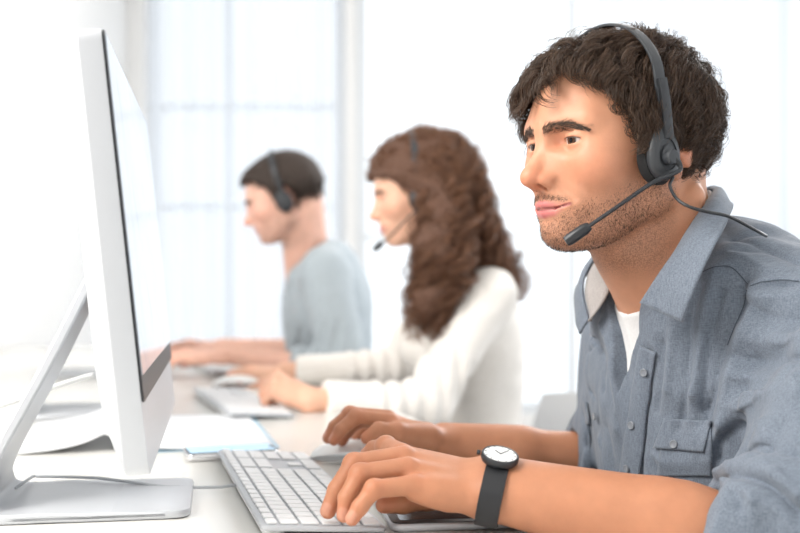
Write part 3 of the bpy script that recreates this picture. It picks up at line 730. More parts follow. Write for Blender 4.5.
nt.links.new(tc.outputs['Object'], mp.inputs['Vector']); nt.links.new(mp.outputs['Vector'], bt.inputs['Vector']); nt.links.new(bt.outputs['Color'], b.inputs['Base Color'])
def page(side, w_, h_, lift, thick, n=24, curl=.0):
    xs = np.linspace(0, 1, n); V = []
    for k, off in ((0, 0), (1, 1)):
        for x in xs:
            z = lift*math.exp(-x*3.2)*math.sin(min(1, x*6)*PI/2)*1.0*(1)+curl*x**3
            for y in (-h_/2, 0, h_/2): V.append((side*x*w_, y, (z+thick if off == 0 else max(.0004, z*(.97 if curl or True else 0)-.0004))))
    N = n*3; F = []
    for i in range(n-1):
        for j in range(2):
            a = i*3+j; F.append((a, a+3, a+4, a+1)); F.append((a+N, a+1+N, a+4+N, a+3+N))
    bd = [i*3 for i in range(n)]+[(n-1)*3+1, (n-1)*3+2]+[i*3+2 for i in range(n-2, -1, -1)]+[1]
    for a, b_ in zip(bd, bd[1:]+bd[:1]): F.append((a, b_, b_+N, a+N))
    return np.array(V), F
mc = np.array([-.415, 1.555, DZ+.0006]); x, y, z = rotz(math.radians(14)); mg = empty('open_magazine', mc, 'open white magazine with raised pages lying behind the nearest monitor', 'magazine')
fr = frame(mc, x, y, z)
put('page', page(1, .205, .34, .012, .0035), fr, paper, mg); put('page', page(-1, .13, .30, .040, .0030, curl=.0), fr, paper, mg)
cov = mat('pale_blue_cover', (.45, .66, .80), .3); g = box(.215, .345, .0006, .0002, (.108, 0, .0002)); put('cover', g, fr, cov, mg)
# ------------------------------------------------------------------ the bearded man in front
SKIN = (.60, .290, .175); LIP = (.60, .19, .18)
PC = np.array([.345, 1.15]); ph_ = math.radians(20); TF = np.array([-math.cos(ph_), -math.sin(ph_), 0]); TL = np.array([math.sin(ph_), -math.cos(ph_), 0])
def T(f, l, z): return np.array([PC[0], PC[1], 0])+TF*f+TL*l+np.array([0, 0, z])
H1 = Head((.229, 1.075, 1.104), math.radians(27), math.radians(4))
man = empty('person', (.40, 1.16, 0), 'bearded man in a grey-blue shirt and headset, typing in front', 'person')
LW = P(492, 488, .952); LE = np.array([.352, .905, .742]); RW = P(446, 442, 1.300); RE = np.array([.285, 1.325, .752])
LS = T(.0, .165, .950); RS = T(.02, -.165, .950)
JL = dict(wrist=[P(486, 474, .965), P(484, 496, .935)],
          fingers=[[P(401, 454, .985), P(386, 446, 1.02), P(374, 449, 1.038), P(367, 454, 1.045)],
                   [P(404, 457, .968), P(354, 464, .958), P(337, 490, .945), P(328, 511, .940)],
                   [P(408, 468, .947), P(360, 474, .936), P(347, 498, .927), P(344, 515, .924)],
                   [P(415, 485, .927), P(374, 489, .914), P(360, 507, .909), P(352, 519, .906)]],
          thumb=[P(462, 492, .975), P(428, 498, .985), P(403, 503, .975), P(384, 505, .968)], palm=nrm(P(430, 505, .975)-P(430, 465, .945)))
JR = dict(wrist=[P(444, 440, 1.285), P(444, 442, 1.315)],
          fingers=[[P(391, 421, 1.262), P(356, 417, 1.258), P(341, 430, 1.252), P(334, 440, 1.250)],
                   [P(388, 418, 1.285), P(350, 414, 1.283), P(335, 427, 1.278), P(328, 438, 1.276)],
                   [P(389, 420, 1.308), P(358, 421, 1.315), P(347, 432, 1.312), P(342, 441, 1.310)],
                   [P(393, 425, 1.330), P(370, 425, 1.345), P(360, 434, 1.345), P(353, 443, 1.345)]],
          thumb=[P(428, 436, 1.270), P(398, 432, 1.240), P(379, 430, 1.232), P(367, 438, 1.232)], palm=nrm(P(420, 445, 1.29)-P(420, 425, 1.29)), k=.97)
hl, hr = hand_sdf(JL), hand_sdf(JR)
def near(Q, c, r, f, far=.05):
    m = np.linalg.norm(Q-np.array(c), axis=1)-r; d = np.maximum(m, 0)+far; s = m < .03
    if s.any(): d[s] = f(Q[s])
    return d
def man_skin(Q):
    d = near(Q, H1.O+np.array([-.03, 0, .01]), .17, lambda q: H1.sdf(H1.loc(q)))
    nk = rc(Q, (.305, 1.128, .930), (.262, 1.100, 1.030), .060, .0575); nk = smin(nk, rc(Q, (.262, 1.100, 1.030), H1.wld((-.030, 0, -.010)), .0585, .058), .02)
    nk = smin(nk, rc(Q, H1.wld((-.035, .060, -.045)), T(.085, .022, .945), .011, .009), .02)      # neck muscle
    nk = smin(nk, rc(Q, H1.wld((-.035, -.060, -.045)), T(.085, -.022, .945), .011, .009), .02)
    nk = smin(nk, rc(Q, H1.wld((.028, 0, -.080)), T(.084, 0, .975), .018, .018), .03)
    d = smin(d, nk, .012)
    t = ell(Q-T(0, 0, .86), (0, 0, 0), (.078, .128, .15), np.stack([TF, TL, (0, 0, 1)])); t = smin(t, rc(Q, T(.01, .12, .955), T(.01, -.12, .950), .024), .03)
    t = smin(t, ell(Q-T(-.01, 0, .66), (0, 0, 0), (.095, .14, .18), np.stack([TF, TL, (0, 0, 1)])), .05)
    t = smax(t, -rc(Q, T(.115, 0, .955), T(.118, 0, .96), .012), .03)
    d = smin(d, t, .025)
    d = smin(d, rc(Q, LS, LE+np.array([.02, 0, .02]), .036, .036), .02); d = smin(d, rc(Q, LE, LE*.6+LW*.4, .040, .0375), .02); d = smin(d, rc(Q, LE*.6+LW*.4, LW, .0375, .0235), .02)
    d = smin(d, rc(Q, LE*.5+LW*.5, P(496, 480, .965), .030, .0205), .02); d = smin(d, rc(Q, LE*.5+LW*.5, P(496, 497, .935), .030, .0190), .02)
    d = smin(d, rc(Q, RS, RE, .036, .036), .02); d = smin(d, rc(Q, RE, RW, .034, .020), .02); d = smin(d, rc(Q, RE*.4+RW*.6, RW+np.array([0, .012, 0]), .026, .0175), .02)
    d = smin(d, near(Q, P(420, 485, .95), .14, hl), .014); d = smin(d, near(Q, P(390, 428, 1.29), .14, hr), .014)
    return d
lo_, hi_ = (-.12, .82, .50), (.62, 1.48, 1.26)
V, F = surface(man_skin, lo_, hi_, .0016)
Ql = H1.loc(V); C, S = H1.colors(Ql, SKIN, LIP); hd = (np.linalg.norm(V-H1.O, axis=1) < .19)
S = S*hd; C[~hd] = SKIN; C = hand_color(C, V, [JL, JR])
arm = np.clip((.979-V[:, 2]-.13)/.03, 0, 1)[:, None]; C = C*(1-arm)+C*np.array([.86, .79, .72])*arm
mk('body', V, F, M['skin'], man, True, {'Col': C, 'Stubble': S})
SKT = bvh(V, F)
gz = nrm(np.array([.95, .12, -.04])); eyes(H1, gz, man, iris=(.065, .028, .012))
lashes(H1, man, M['hair_short']); brows(H1, man, M['hair_dark'], 460, .00019, dens=1.0)
# beard hairs
def beard(n=5200):
    r = np.random.default_rng(5); d = nrm(np.column_stack([r.normal(size=n)*.7+.6, r.normal(size=n)*.8, -np.abs(r.normal(size=n))*.9+.05])); o = np.tile([.02, 0, -.02], (n, 1)); p = trace(H1.sdf, o, d, lim=.2)
    _, sb = H1.colors(p, SKIN, LIP); k = (sb > r.uniform(.15, 1.1, n)) & (p[:, 2] < -.01) & (p[:, 2] > -.11); p = p[k]; N = sd_tri(H1.sdf, p)
    dr = nrm(N*.55+np.array([.25, 0, -.8])+r.normal(size=p.shape)*.25); ln = r.uniform(.0013, .0031, len(p)); T4 = np.linspace(0, 1, 4)
    path = np.stack([p+(dr*t-N*.25*t*t)*ln[:, None] for t in T4], 1); V, F = strands_mesh(path, (.00014*np.ones(len(p)))); mk('stubble', H1.wld(V), F, M['hair_short'], man)
beard(22000)
# hair
def m1_mask(p, g=0.0):
    x, y, z = p.T; a = np.abs(y)
    hl_ = np.interp(x, [-.2, -.062, -.045, -.016, -.010, .008, .014, .034, .050, .060, .070, .2], [-.062, -.062, -.05, -.030, .030, .030, -.012, -.004, .035, .054, .078, .080])
    return (z > hl_+g) & ~((x > .03) & (z < .074) & (a < .040))
def m1_comb(p, t):
    x, y, z = p.T; s = np.sign(y)+.0*y
    top = np.clip((z-.07)/.04, 0, 1)[:, None]; fr_ = np.clip((x-.03)/.04, 0, 1)[:, None]; bk = np.clip((-x-.02)/.05, 0, 1)[:, None]
    d_top = np.column_stack([np.full(len(p), .55), .75*np.clip(y/.03, -1, 1)+.25, np.full(len(p), -.15)])
    d_side = np.column_stack([np.full(len(p), .10), 0*x, np.full(len(p), -1.0)])
    d_back = np.column_stack([np.full(len(p), -.3), .2*s, np.full(len(p), -1.0)])
    d_fr = np.column_stack([np.full(len(p), .45), .25+.6*np.clip(y/.03, -1, 1), np.full(len(p), -.05)])
    d = top*d_top+(1-top)*(bk*d_back+(1-bk)*d_side); d = d*(1-fr_*.8)+d_fr*fr_*.8
    return nrm(d)
def m1_max(p):
    x, y, z = p.T; return np.interp(z, [-.06, -.02, .03, .08, .13], [.007, .011, .014, .016, .017])*np.interp(x, [-.1, 0, .05, .1], [.55, .9, 1.0, 1.05])
def m1_cap(Q):
    sk = H1.skull(Q); x, y, z = Q.T
    th = np.interp(z, [-.06, -.02, .03, .08, .13], [.003, .006, .009, .010, .011])+.0028*wob(Q, 90, 4)
    hl_ = np.interp(x, [-.2, -.062, -.045, -.016, -.010, .008, .014, .034, .050, .060, .070, .2], [-.062, -.062, -.05, -.030, .030, .030, -.010, .004, .043, .062, .080, .084])
    m = np.maximum((hl_+.004-z), np.where((x > .03), np.minimum(.080-z, .044-np.abs(y)), -1))
    return smax(sk-th, m*.7, .012)
V, F = surface(m1_cap, (-.14, -.12, -.09), (.13, .12, .17), .003, 1); mk('hair', H1.wld(V), F, M['hair_scalp'], man)
def m1_len(r): x, y, z = r.T; return np.interp(z, [-.06, -.02, .03, .08], [.018, .030, .050, .068])
V, F = grow(H1, m1_mask, m1_comb, 620, 34, m1_len, T=16, rmin=.004, rmax=m1_max, lift=1.1, curl=.0055, wl=.048, nz=.55, rad=.00028, spread=.0052, sd=21)
mk('hair_lock', V, F, M['hair_dark'], man)
V, F = grow(H1, lambda p: m1_mask(p, .01), m1_comb, 260, 3, m1_len, T=16, rmin=.010, rmax=lambda p: m1_max(p)+.007, lift=1.4, curl=.0050, wl=.045, nz=.8, rad=.00018, spread=.003, sd=33)
mk('hair_lock', V, F, M['hair_dark'], man)

# ---- shirt
TR = np.stack([TF, TL, (0, 0, 1.0)])
def loc(Q): return (Q-np.array([PC[0], PC[1], 0]))@TR.T
def torso_out(Q):
    d = ell(Q-T(0, 0, .86), (0, 0, 0), (.118, .182, .185), TR)
    d = smin(d, rc(Q, T(.0, .135, .940), T(.0, -.135, .945), .054), .04)
    d = smin(d, rc(Q, T(-.02, .05, .982), T(-.01, .14, .943), .036, .040), .05); d = smin(d, rc(Q, T(-.02, -.05, .982), T(-.01, -.14, .943), .036, .040), .05)
    d = smin(d, rc(Q, T(.035, .070, .972), T(.01, .13, .950), .038, .040), .03); d = smin(d, rc(Q, T(.035, -.070, .975), T(.0, -.13, .962), .038, .042), .03)
    d = smin(d, rc(Q, T(.060, .050, .948), T(.060, -.050, .948), .050), .04)
    d = smin(d, ell(Q-T(-.015, 0, .665), (0, 0, 0), (.115, .165, .20), TR), .06)
    return d
def sleeves(Q):
    d = rc(Q, LS, LE+np.array([.012, .0, .035]), .064, .064)
    d = smin(d, rc(Q, LE+np.array([.01, 0, .05]), LE*.66+LW*.34+np.array([.0, .0, .035]), .060, .030), .04)
    cut = LE*.66+LW*.34; ax = nrm(LW-LE); ctilt = nrm(ax+np.array([0, 0, .35]))
    cuff = rc(Q, LE, cut+ax*.05, .056, .051); cuff = smax(cuff, (Q-cut)@ctilt-.0, .003); d = smin(smax(d, (Q-cut)@ctilt, .01), cuff, .018)
    e = rc(Q, RS, RE+np.array([0, 0, .02]), .060, .056); c2 = RE*.70+RW*.30; a2 = nrm(RW-RE); e = smin(e, smax(rc(Q, RE, c2+a2*.05, .052, .045), (Q-c2)@a2, .004), .02); e = smax(e, (Q-c2)@a2, .004)
    # hollow cuffs
    d = smax(d, -smax(rc(Q, LE, cut+ax*.1, .041, .041), -((Q-cut)@ctilt+.035), .004), .004)
    e = smax(e, -smax(rc(Q, RE, c2+a2*.1, .036, .036), -((Q-c2)@a2+.03), .004), .004)
    return np.minimum(d, 9), e
def opening(Q):
    q = loc(Q); f, l, z = q.T
    l0 = np.interp(z, [.875, .90, .926, .95, 1.0], [-.002, .003, .0095, .002, -.004]); hw_ = np.interp(z, [.850, .875, .90, .926, .95, 1.0], [-.004, .006, .015, .0265, .033, .036])
    return np.maximum(np.abs(l-l0)-hw_, .02-f)*.9
def neckcut(Q):
    return rc(Q, (.325, 1.150, .93), (.262, 1.100, 1.06), .046, .064)
FOLDS = [  # folds of the shirt as seen: path, height, width
    ([(744, 287), (740, 311), (729, 332), (722, 350), (716, 371), (713, 390), (704, 425)], -.009, .007), ([(750, 290), (747, 318), (736, 345), (728, 380), (724, 405)], .006, .009),
    ([(716, 275), (707, 299), (701, 329), (698, 365), (692, 395)], .006, .006), ([(701, 290), (692, 320), (689, 356), (686, 390), (678, 430)], -.006, .006), ([(722, 293), (716, 314), (710, 344), (704, 380), (700, 410)], -.006, .005),
    ([(675, 330), (671, 356), (668, 390)], .005, .006), ([(664, 345), (661, 380), (654, 410)], -.004, .005),
    ([(743, 293), (770, 299), (799, 295)], .003, .005), ([(752, 287), (775, 281), (799, 281)], .003, .0025), ([(752, 290), (775, 285), (799, 285)], -.003, .0025), ([(746, 302), (770, 317), (799, 320)], -.005, .006), ([(742, 332), (770, 341), (799, 338)], .005, .007), ([(735, 356), (764, 362), (799, 359)], -.005, .006), ([(730, 375), (765, 379), (799, 376)], .004, .006),
    ([(721, 421), (737, 409), (770, 396), (799, 396)], .006, .007), ([(712, 458), (714, 441), (724, 426)], .007, .006), ([(720, 458), (721, 443), (729, 432), (745, 425)], -.007, .004),
    ([(718, 474), (734, 467), (770, 473), (799, 496)], .008, .006), ([(715, 481), (737, 475), (770, 486), (799, 512)], -.008, .005), ([(724, 480), (747, 492), (753, 512)], .006, .005), ([(716, 486), (735, 494), (742, 508)], -.004, .004), ([(737, 454), (770, 447), (799, 457)], -.006, .006), ([(760, 500), (780, 510), (795, 530)], .005, .006), ([(765, 425), (785, 418), (799, 420)], .004, .006),
    ([(587, 323), (599, 350), (605, 390)], -.005, .005), ([(602, 325), (612, 350), (618, 390), (619, 430)], .004, .005), ([(578, 315), (577, 350), (582, 390)], .004, .006), ([(592, 345), (588, 370), (594, 398)], -.004, .004), ([(602, 440), (612, 478)], .004, .005), ([(590, 440), (598, 478)], -.004, .005),
    ([(651, 352), (649, 385), (644, 420), (642, 475)], -.003, .0025), ([(655, 455), (668, 462), (690, 462)], .003, .004), ([(735, 240), (760, 247), (799, 262)], -.004, .006), ([(728, 255), (745, 262), (765, 270)], .004, .006)]
def folded(Q, d, amp=1.0):
    d0 = d.copy()
    for pts, hgt, wid in fl:
        c = pts.mean(0); R = np.linalg.norm(pts-c, axis=1).max()+wid*5+.01; m = np.linalg.norm(Q-c, axis=1) < R
        if m.any():
            dd = poly_d(Q[m], pts); dd = np.sqrt(np.maximum(dd*dd-np.clip(d0[m], -.03, .03)**2, 0)); w_ = np.clip((wid*4.5-dd)/(wid*2), 0, 1); d[m] -= amp*1.25*hgt*w_*np.exp(-np.sqrt((dd/wid)**2+.06)+.245)
    q = loc(Q); lowf = wob(q*np.array([1, 1, .45]), 60, 7)*.0050+np.abs(wob(q*np.array([1, 1, .6]), 100, 8))*.0050
    return d-amp*lowf
def shirt0(Q):
    d = torso_out(Q); a, b_ = sleeves(Q); d = smin(d, a, .022); d = smin(d, b_, .022)
    d = smax(d, -neckcut(Q), .004); cv = np.maximum(opening(Q), -.030-d); return smax(d, -opening(Q), .003)
V0, F0 = surface(shirt0, (.08, .78, .50), (.60, 1.50, 1.12), .006, 1); B0 = bvh(V0, F0); fl = []
for px, hgt, wid in FOLDS:
    pts = [cast(B0, u, v)[0] for u, v in px]; pts = [p for p in pts if p is not None]
    if len(pts) > 1: fl.append((spline(pts, len(pts)*3), hgt, wid))
def shirt(Q):
    d = torso_out(Q); a, b_ = sleeves(Q); d = smin(d, a, .022); d = smin(d, b_, .022); near_ = np.abs(d) < .03
    if near_.any(): dn = d[near_].copy(); d[near_] = folded(Q[near_], dn)
    d = smax(d, -neckcut(Q), .004); return smax(d, -opening(Q), .003)
V, F = surface(shirt, (.08, .78, .50), (.60, 1.50, 1.12), .0023, 1, 2.3); mk('shirt', V, F, M['chambray'], man); ST = bvh(V, F)
SHIRT = man.children[-1]
def tee(Q):
    d = torso_out(Q)+np.interp(np.abs(loc(Q)[:, 1]), [.045, .075], [.012, .026]); d = np.minimum(d, 9); d = smin(d, smax(rc(Q, (.305, 1.128, .930), (.270, 1.105, 1.01), .0610, .060), (Q-T(.105, 0, .956))@nrm(TF*.7+np.array([0, 0, 1.0])), .002), .012)
    q = loc(Q); nc = (Q-T(.105, 0, .956))@nrm(TF*.7+np.array([0, 0, 1.0]))
    return smax(d, nc, .003)-.0012*wob(q*np.array([1, 1.6, .4]), 150, 3)
V, F = surface(tee, (.12, .92, .50), (.52, 1.40, 1.08), .003, 1); mk('t_shirt', V, F, M['tee'], man)
# ---- collar, placket, pockets
def ribbon(Pin, Pout, n_across, bulge, th=.0016, base=None):
    """a leaf of cloth between two 3D lines"""
    Pin, Pout = np.asarray(Pin), np.asarray(Pout); n = len(Pin); G = np.zeros((n, n_across, 3))
    for j in range(n_across):
        s = j/(n_across-1); G[:, j] = Pin*(1-s)+Pout*s
    tu = np.gradient(G, axis=0); tv = np.gradient(G, axis=1); N = nrm(np.cross(tu, tv)); return G, N
def sheet(name, G, N, th, mt, parent, mt2=None, label=None):
    n, m = G.shape[:2]; A = (G+N*th/2).reshape(-1, 3); B = (G-N*th/2).reshape(-1, 3); K = n*m
    F = [(i*m+j, (i+1)*m+j, (i+1)*m+j+1, i*m+j+1) for i in range(n-1) for j in range(m-1)]; F += [tuple(k+K for k in q[::-1]) for q in F]
    bd = [i*m for i in range(n)]+[(n-1)*m+j for j in range(1, m)]+[i*m+m-1 for i in range(n-2, -1, -1)]+[j for j in range(m-2, 0, -1)]
    for a, b_ in zip(bd, bd[1:]+bd[:1]): F.append((b_, a, a+K, b_+K))
    return mk(name, np.vstack([A, B]), F, mt, parent, True, None, label)
def clothes_sd(Q): 
    d = torso_out(Q); a, b_ = sleeves(Q); return smin(smin(d, a, .022), b_, .022)
# neck line of the collar: from the front on his left, round the back, to the front on his right
def collar():
    inn = [P(640, 303, 1.025), P(652, 285, 1.015), P(668, 262, 1.010), P(685, 235, 1.015), P(700, 212, 1.035), P(711, 196, 1.07), P(713, 190, 1.125), P(702, 190, 1.175), P(675, 200, 1.205), P(640, 222, 1.215), P(608, 245, 1.205), P(590, 266, 1.185), P(583, 287, 1.165), P(586, 308, 1.148), P(588, 320, 1.140)]
    out = [P(682, 322, .985), P(692, 295, .975), P(704, 266, .970), P(717, 240, .975), P(728, 219, 1.00), P(733, 207, 1.06), P(729, 203, 1.14), P(712, 208, 1.22), P(680, 220, 1.25), P(640, 240, 1.255), P(602, 262, 1.245), P(583, 278, 1.225), P(575, 296, 1.195), P(576, 318, 1.175), P(580, 334, 1.155)]
    n = 90; I = spline(inn, n); O = spline(out, n); m = 12; G = np.zeros((n, m, 3)); outdir = nrm(O-I)
    upv = np.array([0, 0, 1.0])
    for j in range(m):
        s = j/(m-1); G[:, j] = I*(1-s)+O*s; G[:, j] += nrm(np.cross(np.gradient(I, axis=0), outdir))*0+upv*(.010*math.sin(PI*min(1, s*1.15))*(1-s*.5))*np.clip(np.minimum(np.arange(n), n-1-np.arange(n))/14.0, 0, 1)[:, None]
    Gf = G.reshape(-1, 3); tgt = .006
    for _ in range(4):
        d = clothes_sd(Gf); N = sd_tri(clothes_sd, Gf); Gf = Gf+N*np.clip(tgt-d, 0, .02)[:, None]
    q = loc(Gf); Gf = Gf+nrm(sd_tri(clothes_sd, Gf))*(.0012*wob(q, 160, 9))[:, None]
    G = Gf.reshape(n, m, 3); tu = np.gradient(G, axis=0); tv = np.gradient(G, axis=1); N = nrm(np.cross(tu, tv)); sheet('collar', G, N, .0022, M['chambray'], SHIRT)
    # standing band inside
    m = 6; G2 = np.zeros((n, m, 3)); cn = np.array([.290, 1.118, 0]); inward = nrm((cn-I)*np.array([1, 1, 0])); lw = [p+np.array([-.004, .006, -.006]) for p in inn[:2]]+[p+np.array([-.006, .008, -.03]) for p in inn[2:11]]+[P(601, 262, 1.135), P(613, 284, 1.118), P(606, 303, 1.122), P(592, 321, 1.134)]; low = spline(lw, n); I = G[:, 0]
    for j in range(m): s = j/(m-1); G2[:, j] = (I+inward*.0030-upv*.001)*(1-s)+(low+inward*-.004)*s
    G2 = G2[10:]
    tu = np.gradient(G2, axis=0); tv = np.gradient(G2, axis=1); N = nrm(np.cross(tu, tv)); sheet('collar_band', G2, N, .002, M['lining'], SHIRT, label='pale inner collar band')
collar()
def patch(name, corners, nu, nv, off, th, mt, parent, label=None, wave=0):
    """cloth patch laid on the shirt, corners given as seen: tl, tr, br, bl (pixel)"""
    tl, tr, br, bl = [np.array(c, float) for c in corners]; G = np.zeros((nu, nv, 3)); N = np.zeros((nu, nv, 3)); last = None
    for i in range(nu):
        for j in range(nv):
            s, t = i/(nu-1), j/(nv-1); p = (tl*(1-s)+tr*s)*(1-t)+(bl*(1-s)+br*s)*t; q, n_ = cast(ST, *p)
            if q is None or (last is not None and np.linalg.norm(q-last) > .04): q, n_ = (last if last is not None else P(p[0], p[1], 1.1)), np.array([0, -1.0, 0])
            G[i, j] = q; N[i, j] = n_; last = q
        last = G[i, 0]
    for _ in range(3):
        N[1:-1] = (N[:-2]+N[1:-1]*2+N[2:])/4; N[:, 1:-1] = (N[:, :-2]+N[:, 1:-1]*2+N[:, 2:])/4
        G[1:-1, 1:-1] = (G[:-2, 1:-1]+G[2:, 1:-1]+G[1:-1, :-2]+G[1:-1, 2:]+G[1:-1, 1:-1]*2)/6
    N = nrm(N); G = G+N*off; return sheet(name, G, N, th, mt, parent, label=label), G, N
def disc(p, n, r, t, holes=True):
    n = nrm(n); a = nrm(np.cross(n, (0.1, .2, 1))); b_ = np.cross(n, a); return frame(p, a, b_, n), lathe([(.0001, 0), (r, 0), (r, t*.7), (r*.85, t), (r*.7, t*.8), (.0001, t*.75)], 20)
patch('pocket', [(664, 426), (712, 426), (712, 476), (658, 476)], 20, 20, .0010, .0016, M['chambray'], SHIRT)
patch('pocket_flap', [(667, 418), (714, 421), (706, 452), (656, 448)], 20, 14, .0030, .0020, M['chambray'], SHIRT)
patch('pocket_flap', [(585, 402), (615, 400), (613, 426), (588, 424)], 14, 12, .0025, .0018, M['chambray'], SHIRT)
patch('pocket', [(585, 408), (614, 406), (612, 470), (590, 470)], 14, 16, .0008, .0014, M['chambray'], SHIRT)
patch('placket', [(641, 345), (657, 352), (640, 478), (620, 478)], 10, 40, .0022, .0020, M['chambray'], SHIRT)
for u, v in ((646, 372), (634, 425), (676, 444), (598, 416), (630, 468)):
    q, n_ = cast(ST, u, v)
    if q is not None: fr, vf = disc(q+n_*.0042, n_, .0042, .0016); put('button', vf, fr, M['button'], SHIRT)
M['thread'] = mat('dark_thread', (.07, .085, .11), .9)
for path in ([(750, 286), (762, 282), (780, 280), (799, 281)], [(747, 290), (744, 305), (737, 322), (728, 345)], [(703, 272), (716, 267), (732, 268), (748, 284)], [(662, 424), (680, 426), (712, 427)], [(644, 350), (637, 385), (630, 430), (624, 474)]):
    dense = spline([(*p, 0) for p in path], 26)[:, :2]; pts = [cast(ST, u, v) for u, v in dense]; pts = [q+n_*.0006 for q, n_ in pts if q is not None]
    if len(pts) > 6 and np.linalg.norm(np.diff(pts, axis=0), axis=1).max() < .03: put('seam', tube(spline(pts, 60), .0004, 6), None, M['thread'], SHIRT)
# ---- trousers and shoes, mostly below the desk
def legs_sdf(pc, f, l, hipz=.50, k=1.0, kneez=.50, foot=.38):
    hip = [pc+l*.09+np.array([0, 0, hipz]), pc-l*.09+np.array([0, 0, hipz])]
    def g(Q):
        d = rc(Q, pc+l*.06+np.array([0, 0, hipz+.03]), pc-l*.06+np.array([0, 0, hipz+.03]), .115, .115)
        for s, h in zip((1, -1), hip):
            kn = h+f*.40+l*.03*s+np.array([0, 0, kneez-hipz-.005]); an = kn+f*-.02+np.array([0, 0, -.38])
            d = smin(d, rc(Q, h, kn, .085, .062), .04); d = smin(d, rc(Q, kn, an, .062, .048), .02)
        return smax(d, .10-Q[:, 2], .005)-.002*wob(Q, 60, 3)
    sh = []
    for s, h in zip((1, -1), hip):
        kn = h+f*.40+l*.03*s; an = kn+f*-.02; an = np.array([an[0], an[1], 0])
        sh.append(an)
    return g, sh
def shoe(name, a, f, parent):
    def g(Q):
        d = rc(Q, a-f*.03+np.array([0, 0, .045]), a+f*.15+np.array([0, 0, .035]), .042, .033); d = smin(d, rc(Q, a+np.array([0, 0, .05]), a+np.array([0, 0, .13]), .040, .038), .03); return smax(d, .004-Q[:, 2], .004)
    V, F = surface(g, a-np.array([.22, .22, 0]), a+np.array([.22, .22, .2]), .006, 1); mk(name, V, F, M['shoe'], parent)
def lower(parent, pc, f, l, hipz=.53, mt='trousers'):
    g, sh = legs_sdf(pc, f, l, hipz); V, F = surface(g, pc+np.array([-.65, -.45, .05]), pc+np.array([.35, .45, .75]), .010, 1); mk('trousers', V, F, M[mt], parent)
    for a in sh: shoe('shoe', a, f, parent)
lower(man, np.array([PC[0], PC[1], 0])-TF*.03, TF, TL)

# ------------------------------------------------------------------ headset
def headset(H, label, ear_y=.088, boom=None, band_r=.020, mic_r=.0056, cordpts=None, side=1, band_h=0, band_tilt=0.0, s=1.0, xoff=(.028, .038, .030)):
    root = empty('headset', H.wld((0, 0, .1)), label, 'headset'); Lw = lambda p: H.wld(np.array(p)*np.array([1, side, 1]))
    # arc over the skull
    A = []; 
    for a in np.linspace(-8, 188, 44):
        r = math.radians(a); y = math.cos(r); z = math.sin(r); d = np.array([[0, y, z]]); p = trace(H.skull, np.array([[-.006, 0, .035]]), nrm(d))[0]
        th = np.interp(abs(a-90), [0, 60, 98], [band_r, max(band_r, .021), .013]); p = p+nrm(d)[0]*th; p[0] = -.012+band_tilt*(p[2]-.03); A.append(p)
    A = np.array(A); A[:, 0] += np.interp(A[:, 2], [-.01, .06, .14], xoff); put('headband', tube(np.array([Lw(p) for p in A]), 1, 14, flat=(.0125*s, .0034*s), axis=H.B[0]), None, M['grey'], root)
    for sg in (1, -1):
        q = A[0] if sg == 1 else A[-1]; c = np.array([q[0]+.004, sg*(abs(q[1])-.001), -.006]); sl = [A[6 if sg == 1 else -7]+np.array([0, sg*.003, 0]), A[3 if sg == 1 else -4]+np.array([0, sg*.003, 0]), c+np.array([-.002, sg*.008, .016])]
        put('slider', tube(np.array([Lw(p) for p in spline(sl, 10)]), 1, 12, flat=(.0110*s, .0046*s), axis=H.B[0]), None, M['black'], root)
        ax, ay, az = H.B[0], H.B[2], np.cross(H.B[0], H.B[2]); az = az*(1 if az@(H.B[1])*sg*side > 0 else -1)
        cw = Lw(c); pad = [(.0001, -.016), (.019, -.016), (.0235, -.012), (.0245, -.006), (.022, -.001), (.0001, .000)]; k1 = np.array([.88, 1.1, 1])
        fr = frame(cw, ax, ay, az); v, f = lathe(pad, 36); put('ear_pad', (v*k1*s, f), fr, M['foam'], root)
        cup = [(.0001, -.002), (.0205, -.002), (.0215, .001), (.0205, .0045), (.017, .0075), (.0125, .0088), (.0120, .0075), (.0085, .0075), (.0080, .0100), (.0045, .0112), (.0001, .0114)]
        v, f = lathe(cup, 40); v = v*k1; up_ = np.clip(v[:, 1]/.02, 0, 1); v[:, 1] += up_**2*.006; put('ear_cup', (v*s, f), fr, M['grey'], root)
        if sg == 1 and boom is not None:
            c0 = c+np.array([.0, .012, 0]); v, f = lathe([(.0001, 0), (.0075, 0), (.0075, .005), (.006, .007), (.0001, .0075)], 24); put('boom_pivot', (v, f), frame(Lw(c+np.array([0, .0095, -.002])), ax, ay, az), M['grey'], root)
            bp = np.array([Lw(p) for p in spline([c0]+list(boom), 50)]); put('microphone_boom', tube(bp, np.interp(np.linspace(0, 1, 50), [0, .12, .2, 1], [.0042, .0036, .0021, .0019])*s, 10), None, M['black'], root)
            e = bp[-1]; t = nrm(bp[-1]-bp[-4]); a_ = nrm(np.cross(t, (0, 0, 1))); v, f = lathe([(.0001, -.004), (.0035, -.004), (mic_r*.85, -.001), (mic_r, .002), (mic_r, .019), (mic_r*.8, .0225), (.0001, .023)], 24)
            put('microphone', (v*np.array([1, 1, 1.0]), f), frame(e, a_, np.cross(t, a_), t), M['black'], root)
    if cordpts is not None: put('cord', tube(spline(cordpts, 60), .0016, 8), None, M['black'], root)
    return root
q1 = H1.wld((.016, .090, -.026)); cpts = [q1, P(670, 186, .985), P(677, 199, .980), P(690, 207, .972), P(708, 212, .972), P(730, 217, .978), P(757, 231, .990), P(766, 236, 1.01)]
headset(H1, 'black headset with a boom microphone worn by the bearded man', boom=[(.018, .102, -.020), (.048, .098, -.031), (.080, .083, -.052), (.103, .067, -.069)], cordpts=cpts)
